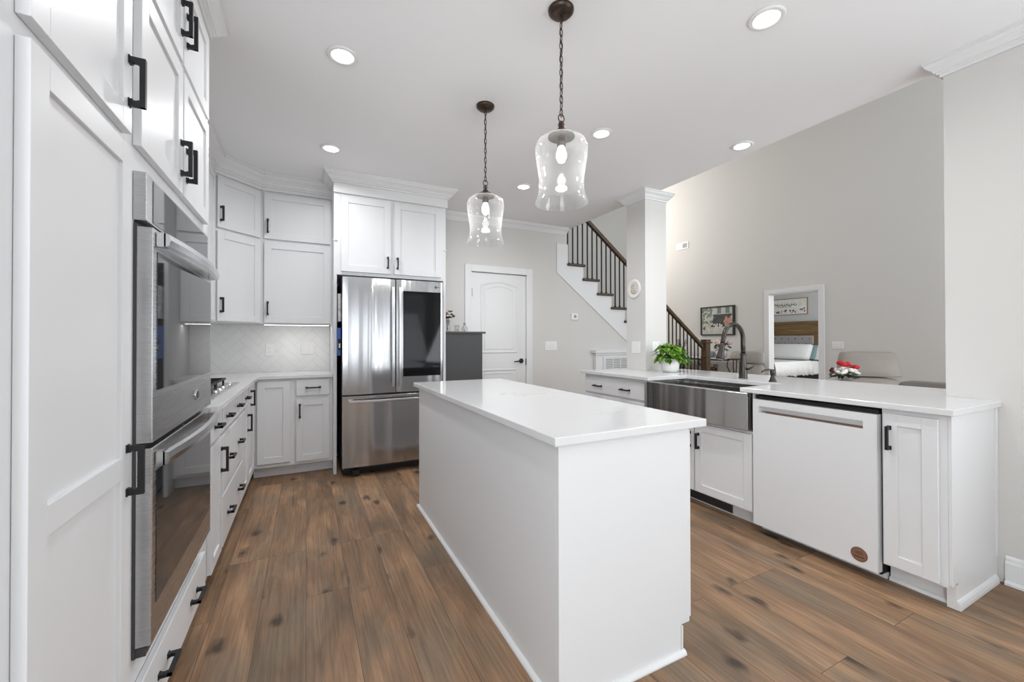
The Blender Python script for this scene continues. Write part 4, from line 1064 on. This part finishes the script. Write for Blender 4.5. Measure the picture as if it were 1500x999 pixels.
flowers([a, c_], 30, (.14, .14, .13), (0, 0, .24), (.034, .052), 13); flowers([b], 34, (.15, .15, .12), (0, 0, .19), (.016, .028), 17)
for i in range(14): leaf(b, (0, 0, .19), (math.cos(i*.9), math.sin(i*.9), .1), .15, .5, .35)
a.build('white_blooms', M['petal'], t); c_.build('pink_blooms', M['pink'], t); b.build('leaves', M['leafdark'], t)
tag(MB().lathe([(.06, .0005), (.10, .02), (.11, .07), (.08, .12), (.04, .13)], 28).build('ceramic_jar', M['greyblue'], loc=(7.45, 5.75, .8685)), 'grey blue ceramic jar beside the blossom vase on the console', 'jar')
# dried flower stand behind the balusters
t = thing('potted_branches', 'dark leafy branches in a pot on the console, seen through the balusters', 'plant', (7.45, 6.5, .8685), 0)
MB().lathe([(.05, .0005), (.07, .02), (.075, .12), (.07, .12), (.06, .02)], 24).build('pot', M['darkleather'], t)
mb = MB(); r_ = random.Random(21)
for i in range(18):
    a_ = r_.uniform(0, 6.28); R0 = r_.uniform(.04, .2); h = r_.uniform(.2, .38)
    mb.tube([(0, 0, .1), (R0*.5*math.cos(a_), R0*.5*math.sin(a_), h*.7), (R0*math.cos(a_), R0*math.sin(a_), h)], .003, 5)
    for j in range(3): mb.ball((R0*math.cos(a_)*(.6+.2*j), R0*math.sin(a_)*(.6+.2*j), h*(.7+.15*j)), .013, (1, 1, 1), 1, .2)
mb.build('branches', M['purple'], t)
# recliners
def recliner(label, loc, rz, head=True, k=1.0, group=None):
    t = thing('recliner', label, 'armchair', loc, rz, group)       # faces local -y
    MB().lathe([(.30, .001), (.30, .03), (.06, .05), (.05, .26)], 32).build('base', M['darkleather'], t)
    MB().box(-.29, .29, -.30, .28, .27, .44).build('seat', M['leather'], t, bevel=.05, seg=4, smooth=True)
    for s_ in (-1, 1): MB().box(s_*.36-.055, s_*.36+.055, -.30, .30, .22, .60).build('armrest', M['leather'], t, bevel=.04, seg=4, smooth=True)
    mb = MB()
    rows = []
    prof = [(.40, .12, .31), (.55, .16, .32), (.70, .205, .315), (.80, .235, .30)]
    def slab(prof, th, x_in=0):
        rows = []
        for z, y, hw in prof:
            rows.append([mb.bm.verts.new(p) for p in ((-hw, y+th*.35, z), (-hw*.8, y-th*.35, z), (0, y-th*.5, z), (hw*.8, y-th*.35, z), (hw, y+th*.35, z), (hw*.8, y+th*.6, z), (0, y+th*.7, z), (-hw*.8, y+th*.6, z))])
        for i in range(len(rows)-1):
            for j in range(8): mb.bm.faces.new((rows[i][j], rows[i][(j+1) % 8], rows[i+1][(j+1) % 8], rows[i+1][j]))
        mb.bm.faces.new(rows[0][::-1]); mb.bm.faces.new(rows[-1])
        bmesh.ops.recalc_face_normals(mb.bm, faces=mb.bm.faces)
    slab(prof, .15)
    mb.build('backrest', M['leather'], t, sub=2, smooth=True)
    mb = MB(); rows = []
    pr = [(.795, .22, .29), (.80, .225, .305), (.86, .25, .305), (.95, .28, .295), (1.04*k, .31, .275), (1.055*k, .318, .25)]
    slab2 = pr
    for z, y, hw in pr:
        th = .17 if .8 < z < 1.04 else .10
        rows.append([mb.bm.verts.new(p) for p in ((-hw, y+th*.3, z), (-hw*.93, y-th*.4, z), (0, y-th*.5, z), (hw*.93, y-th*.4, z), (hw, y+th*.3, z), (hw*.9, y+th*.5, z), (0, y+th*.55, z), (-hw*.9, y+th*.5, z))])
    for i in range(len(rows)-1):
        for j in range(8): mb.bm.faces.new((rows[i][j], rows[i][(j+1) % 8], rows[i+1][(j+1) % 8], rows[i+1][j]))
    mb.bm.faces.new(rows[0][::-1]); mb.bm.faces.new(rows[-1]); bmesh.ops.recalc_face_normals(mb.bm, faces=mb.bm.faces)
    mb.build('headrest', M['leather'], t, sub=2, smooth=True)
    return t
recliner('taupe leather recliner behind the peninsula, right of the doorway', (5.72, 2.29, 0), math.radians(-52), k=1.03)
t = recliner('taupe leather armchair in front of the living room wall, right of the faucet', (7.12, 4.83, 0), math.radians(-72), k=.96)
t = thing('side_chair', 'small taupe upholstered side chair between the newel post and the iron table', 'chair', (6.56, 4.74, 0), math.radians(-60))
MB().box(-.17, .17, -.17, .17, .36, .47).build('seat', M['leather'], t, bevel=.03, seg=3)
MB().box(-.165, .165, .12, .175, .4705, .85).build('backrest', M['leather'], t, bevel=.025, seg=3)
for x in (-.145, .145):
    for y in (-.145, .145): MB().box(x-.015, x+.015, y-.015, y+.015, .001, .3595).build('leg', M['rubber'], t)
# small wire table between them
t = thing('side_table', 'small round table with thin curved black iron legs beside the armchair', 'side table', (6.24, 4.36, 0), 0)
MB().lathe([(.001, .905), (.11, .905), (.11, .918), (.001, .918)], 32).build('top', M['iron'], t)
for i in range(4):
    a_ = i*PI/2+.4; ca, sa = math.cos(a_), math.sin(a_)
    MB().tube([(.10*ca, .10*sa, .904), (.12*ca, .12*sa, .80), (.04*ca, .04*sa, .60), (.03*ca, .03*sa, .35), (.13*ca, .13*sa, .009)], .008, 7).build('leg', M['iron'], t)
# round side table with red and white flowers
t = thing('side_table', 'small dark round side table holding the red and white flowers', 'side table', (5.05, 2.30, 0), 0)
MB().lathe([(.001, .765), (.155, .765), (.16, .773), (.155, .781), (.001, .781)], 36).build('top', M['steel_dark'], t)
MB().lathe([(.14, .001), (.14, .02), (.025, .03), (.02, .764)], 28).build('pedestal', M['steel_dark'], t)
t = thing('flower_bowl', 'glass bowl of red and white flowers on the dark side table', 'flower arrangement', (5.05, 2.30, .7815), 0)
MB().lathe([(.055, .0005), (.075, .02), (.080, .07), (.077, .07), (.070, .022), (.001, .012)], 32).build('bowl', M['clear'], t)
a, b, c_, e_ = MB(), MB(), MB(), MB()
flowers([a], 46, (.115, .115, .09), (0, 0, .075), (.018, .030), 23, 1, .7); flowers([b], 34, (.125, .125, .075), (0, 0, .06), (.010, .018), 25)
for i in range(12): leaf(b, (.03*math.cos(i), .03*math.sin(i), .08), (math.cos(i*1.1), math.sin(i*1.1), .0), .11, .4, .5)
for dx, dy, dz in ((-.03, -.01, .185), (.005, -.03, .19), (-.01, .03, .20), (.055, -.075, .16), (.075, -.05, .155)): c_.ball((dx, dy, dz), .034, (1, 1, .75), 2, .12)
for dx, dy, dz in ((-.10, .06, .14), (-.09, .08, .12), (-.115, .05, .11)): e_.ball((dx, dy, dz), .018, (1, 1, 1), 1, .1)
a.build('white_flowers', M['petal'], t); b.build('leaves', M['leafdark'], t); c_.build('red_roses', M['red'], t); e_.build('dark_berries', M['berry'], t)
# sofa whose back edge shows over the counter
t = thing('sofa', 'dark taupe sofa whose back edge shows over the peninsula', 'sofa', (4.62, .95, 0), 0)
MB().box(-.12, .12, -.95, .72, .06, .872).build('backrest', M['darkleather'], t, bevel=.04, seg=4)
MB().box(.1205, .85, -.72, .56, .06, .42).build('seat', M['darkleather'], t, bevel=.04, seg=3)
MB().box(.1205, .85, -.95, -.7205, .06, .60).build('armrest', M['darkleather'], t, bevel=.04, seg=3)
MB().box(.1205, .85, .5605, .72, .06, .60).build('armrest', M['darkleather'], t, bevel=.04, seg=3)
for x in (-.08, .78):
    for y in (-.9, .66): MB().box(x-.02, x+.02, y-.02, y+.02, .001, .0595).build('leg', M['rubber'], t)
# ------------------------------------------------------------------ bedroom
BX, BY = 11.58, 6.50
t = thing('bed', 'bed with tall wooden headboard and grey tufted panel in the bedroom', 'bed', (BX, BY, 0), 0)
MB().box(-.10, -.002, -.93, 1.1, .001, 1.70).box(-.125, -.1005, -.95, 1.1, 1.635, 1.705).box(-.112, -.1005, -.93, 1.1, 1.36, 1.385).build('headboard', M['headwood'], t, bevel=.004)
MB().box(-.15, -.1005, -.63, 1.1, .60, 1.335).build('tufted_panel', M['fabric'], t, bevel=.02, seg=3)
mb = MB()
for r0 in range(3):
    for q in range(12): 
        yy = -.55+q*.17+(.085 if r0 % 2 else 0)
        if yy < 1.05: mb.ball((-.153, yy, 1.255-r0*.13), .018, (.5, 1, 1), 1)
mb.build('buttons', M['button'], t)
MB().box(-2.10, -.16, -.80, 1.1, .12, .36).build('bed_base', M['dark'], t)
MB().box(-2.08, -.16, -.79, 1.1, .3605, .70).build('mattress', M['linen'], t, bevel=.05, seg=3)
# scalloped coverlet over the near side and foot
mb = MB(); segs = 60
def drape(p0, p1, out, name):
    rows = []
    for i in range(segs+1):
        u = i/segs; x = p0[0]+(p1[0]-p0[0])*u; y = p0[1]+(p1[1]-p0[1])*u
        hem = .40-.028*abs(math.sin(u*PI*(9)))+.012*math.sin(u*23)
        wav = .012*math.sin(u*40)
        rows.append([mb.bm.verts.new((x+out[0]*(o+wav*s), y+out[1]*(o+wav*s), z)) for o, z, s in ((-.10, .715, 0), (.0, .712, 0), (.025, .69, 0), (.045, .58, .5), (.06, hem, 1))])
    for i in range(segs):
        for j in range(4):
            f = mb.bm.faces.new((rows[i][j], rows[i+1][j], rows[i+1][j+1], rows[i][j+1])); f.smooth = True
drape((-2.09, 1.1), (-2.09, -.80), (-1, 0), 'f'); drape((-2.09, -.80), (-.6, -.80), (0, -1), 's')
mb.box(-2.09, -.6, -.80, 1.1, .702, .716)
cvl = mb.build('coverlet', M['linen'], t)
sd = cvl.modifiers.new('thick', 'SOLIDIFY'); sd.thickness = .008
def pillow(name, label, loc, sx, sy, sz, m, tilt, rz=0):
    mb = MB(); K = 14
    def P(u, v, s): 
        e = (1-abs(u)**3.2)*(1-abs(v)**3.2); return (u*sx/2, v*sy/2, s*sz/2*max(e, 0)**.55)
    for s in (1, -1):
        G = [[mb.bm.verts.new(P(-1+2*i/K, -1+2*j/K, s)) for j in range(K+1)] for i in range(K+1)]
        for i in range(K):
            for j in range(K):
                f = mb.bm.faces.new((G[i][j], G[i+1][j], G[i+1][j+1], G[i][j+1])); f.smooth = True
    bmesh.ops.remove_doubles(mb.bm, verts=mb.bm.verts, dist=.0005); bmesh.ops.recalc_face_normals(mb.bm, faces=mb.bm.faces)
    o = mb.build(name, M[m], loc=loc, rot=(tilt[0], tilt[1], rz)); return tag(o, label, 'pillow')
pillow('pillow', 'long white ruffled bed pillow leaning on the tufted headboard', (BX-.40, BY-.18, .925), .44, 1.08, .18, 'linen', (0, math.radians(-62)))
pillow('pillow', 'teal satin cushion leaning behind the white bed pillow', (BX-.262, BY-.60, .925), .40, .30, .05, 'teal', (math.radians(8), math.radians(-66)))
pillow('pillow', 'white sham pillow at the near end of the headboard', (BX-.20, BY-.80, .91), .40, .20, .05, 'linen', (0, math.radians(-72)))
# bedroom wall sign
t = thing('wall_sign', 'whitewashed wooden sign with script lettering above the bed', 'sign', (BX+.0195, 6.62, 2.11), PEN)
MB().box(-.62, .55, -.030, -.0003, -.215, .215).build('frame', M['signwood'], t)
bd = MB().box(-.60, .535, -.036, -.0303, -.20, .20).build('board', M['sign'], t)
mb = MB(); pts = []
for i in range(90):
    u = i/89; x = -.27+.56*u; z = .055+.022*math.sin(u*58)+.012*math.sin(u*23+1)+(.03*math.exp(-((u-.12)/.03)**2))
    pts.append((x+.012*math.cos(u*58), -.038, z))
mb.tube(pts, .006, 5)
mb.tube([(-.20+.004*i, -.038, .0+.008*math.sin(i*.9)) for i in range(90)], .0025, 4)
mb.build('script_lettering', M['ink'], bd)
mb = MB(); r_ = random.Random(31)
for i in range(46):
    u = r_.uniform(-.55, .50); mb.ball((u, -.038, -.12+r_.uniform(-.045, .03)+.03*(abs(u) > .3)), r_.uniform(.008, .03), (1, .1, 1), 1, .2)
mb.build('painted_flowers', M['purple'], bd)

# every label the same for all children is left off; the copies above carry their own
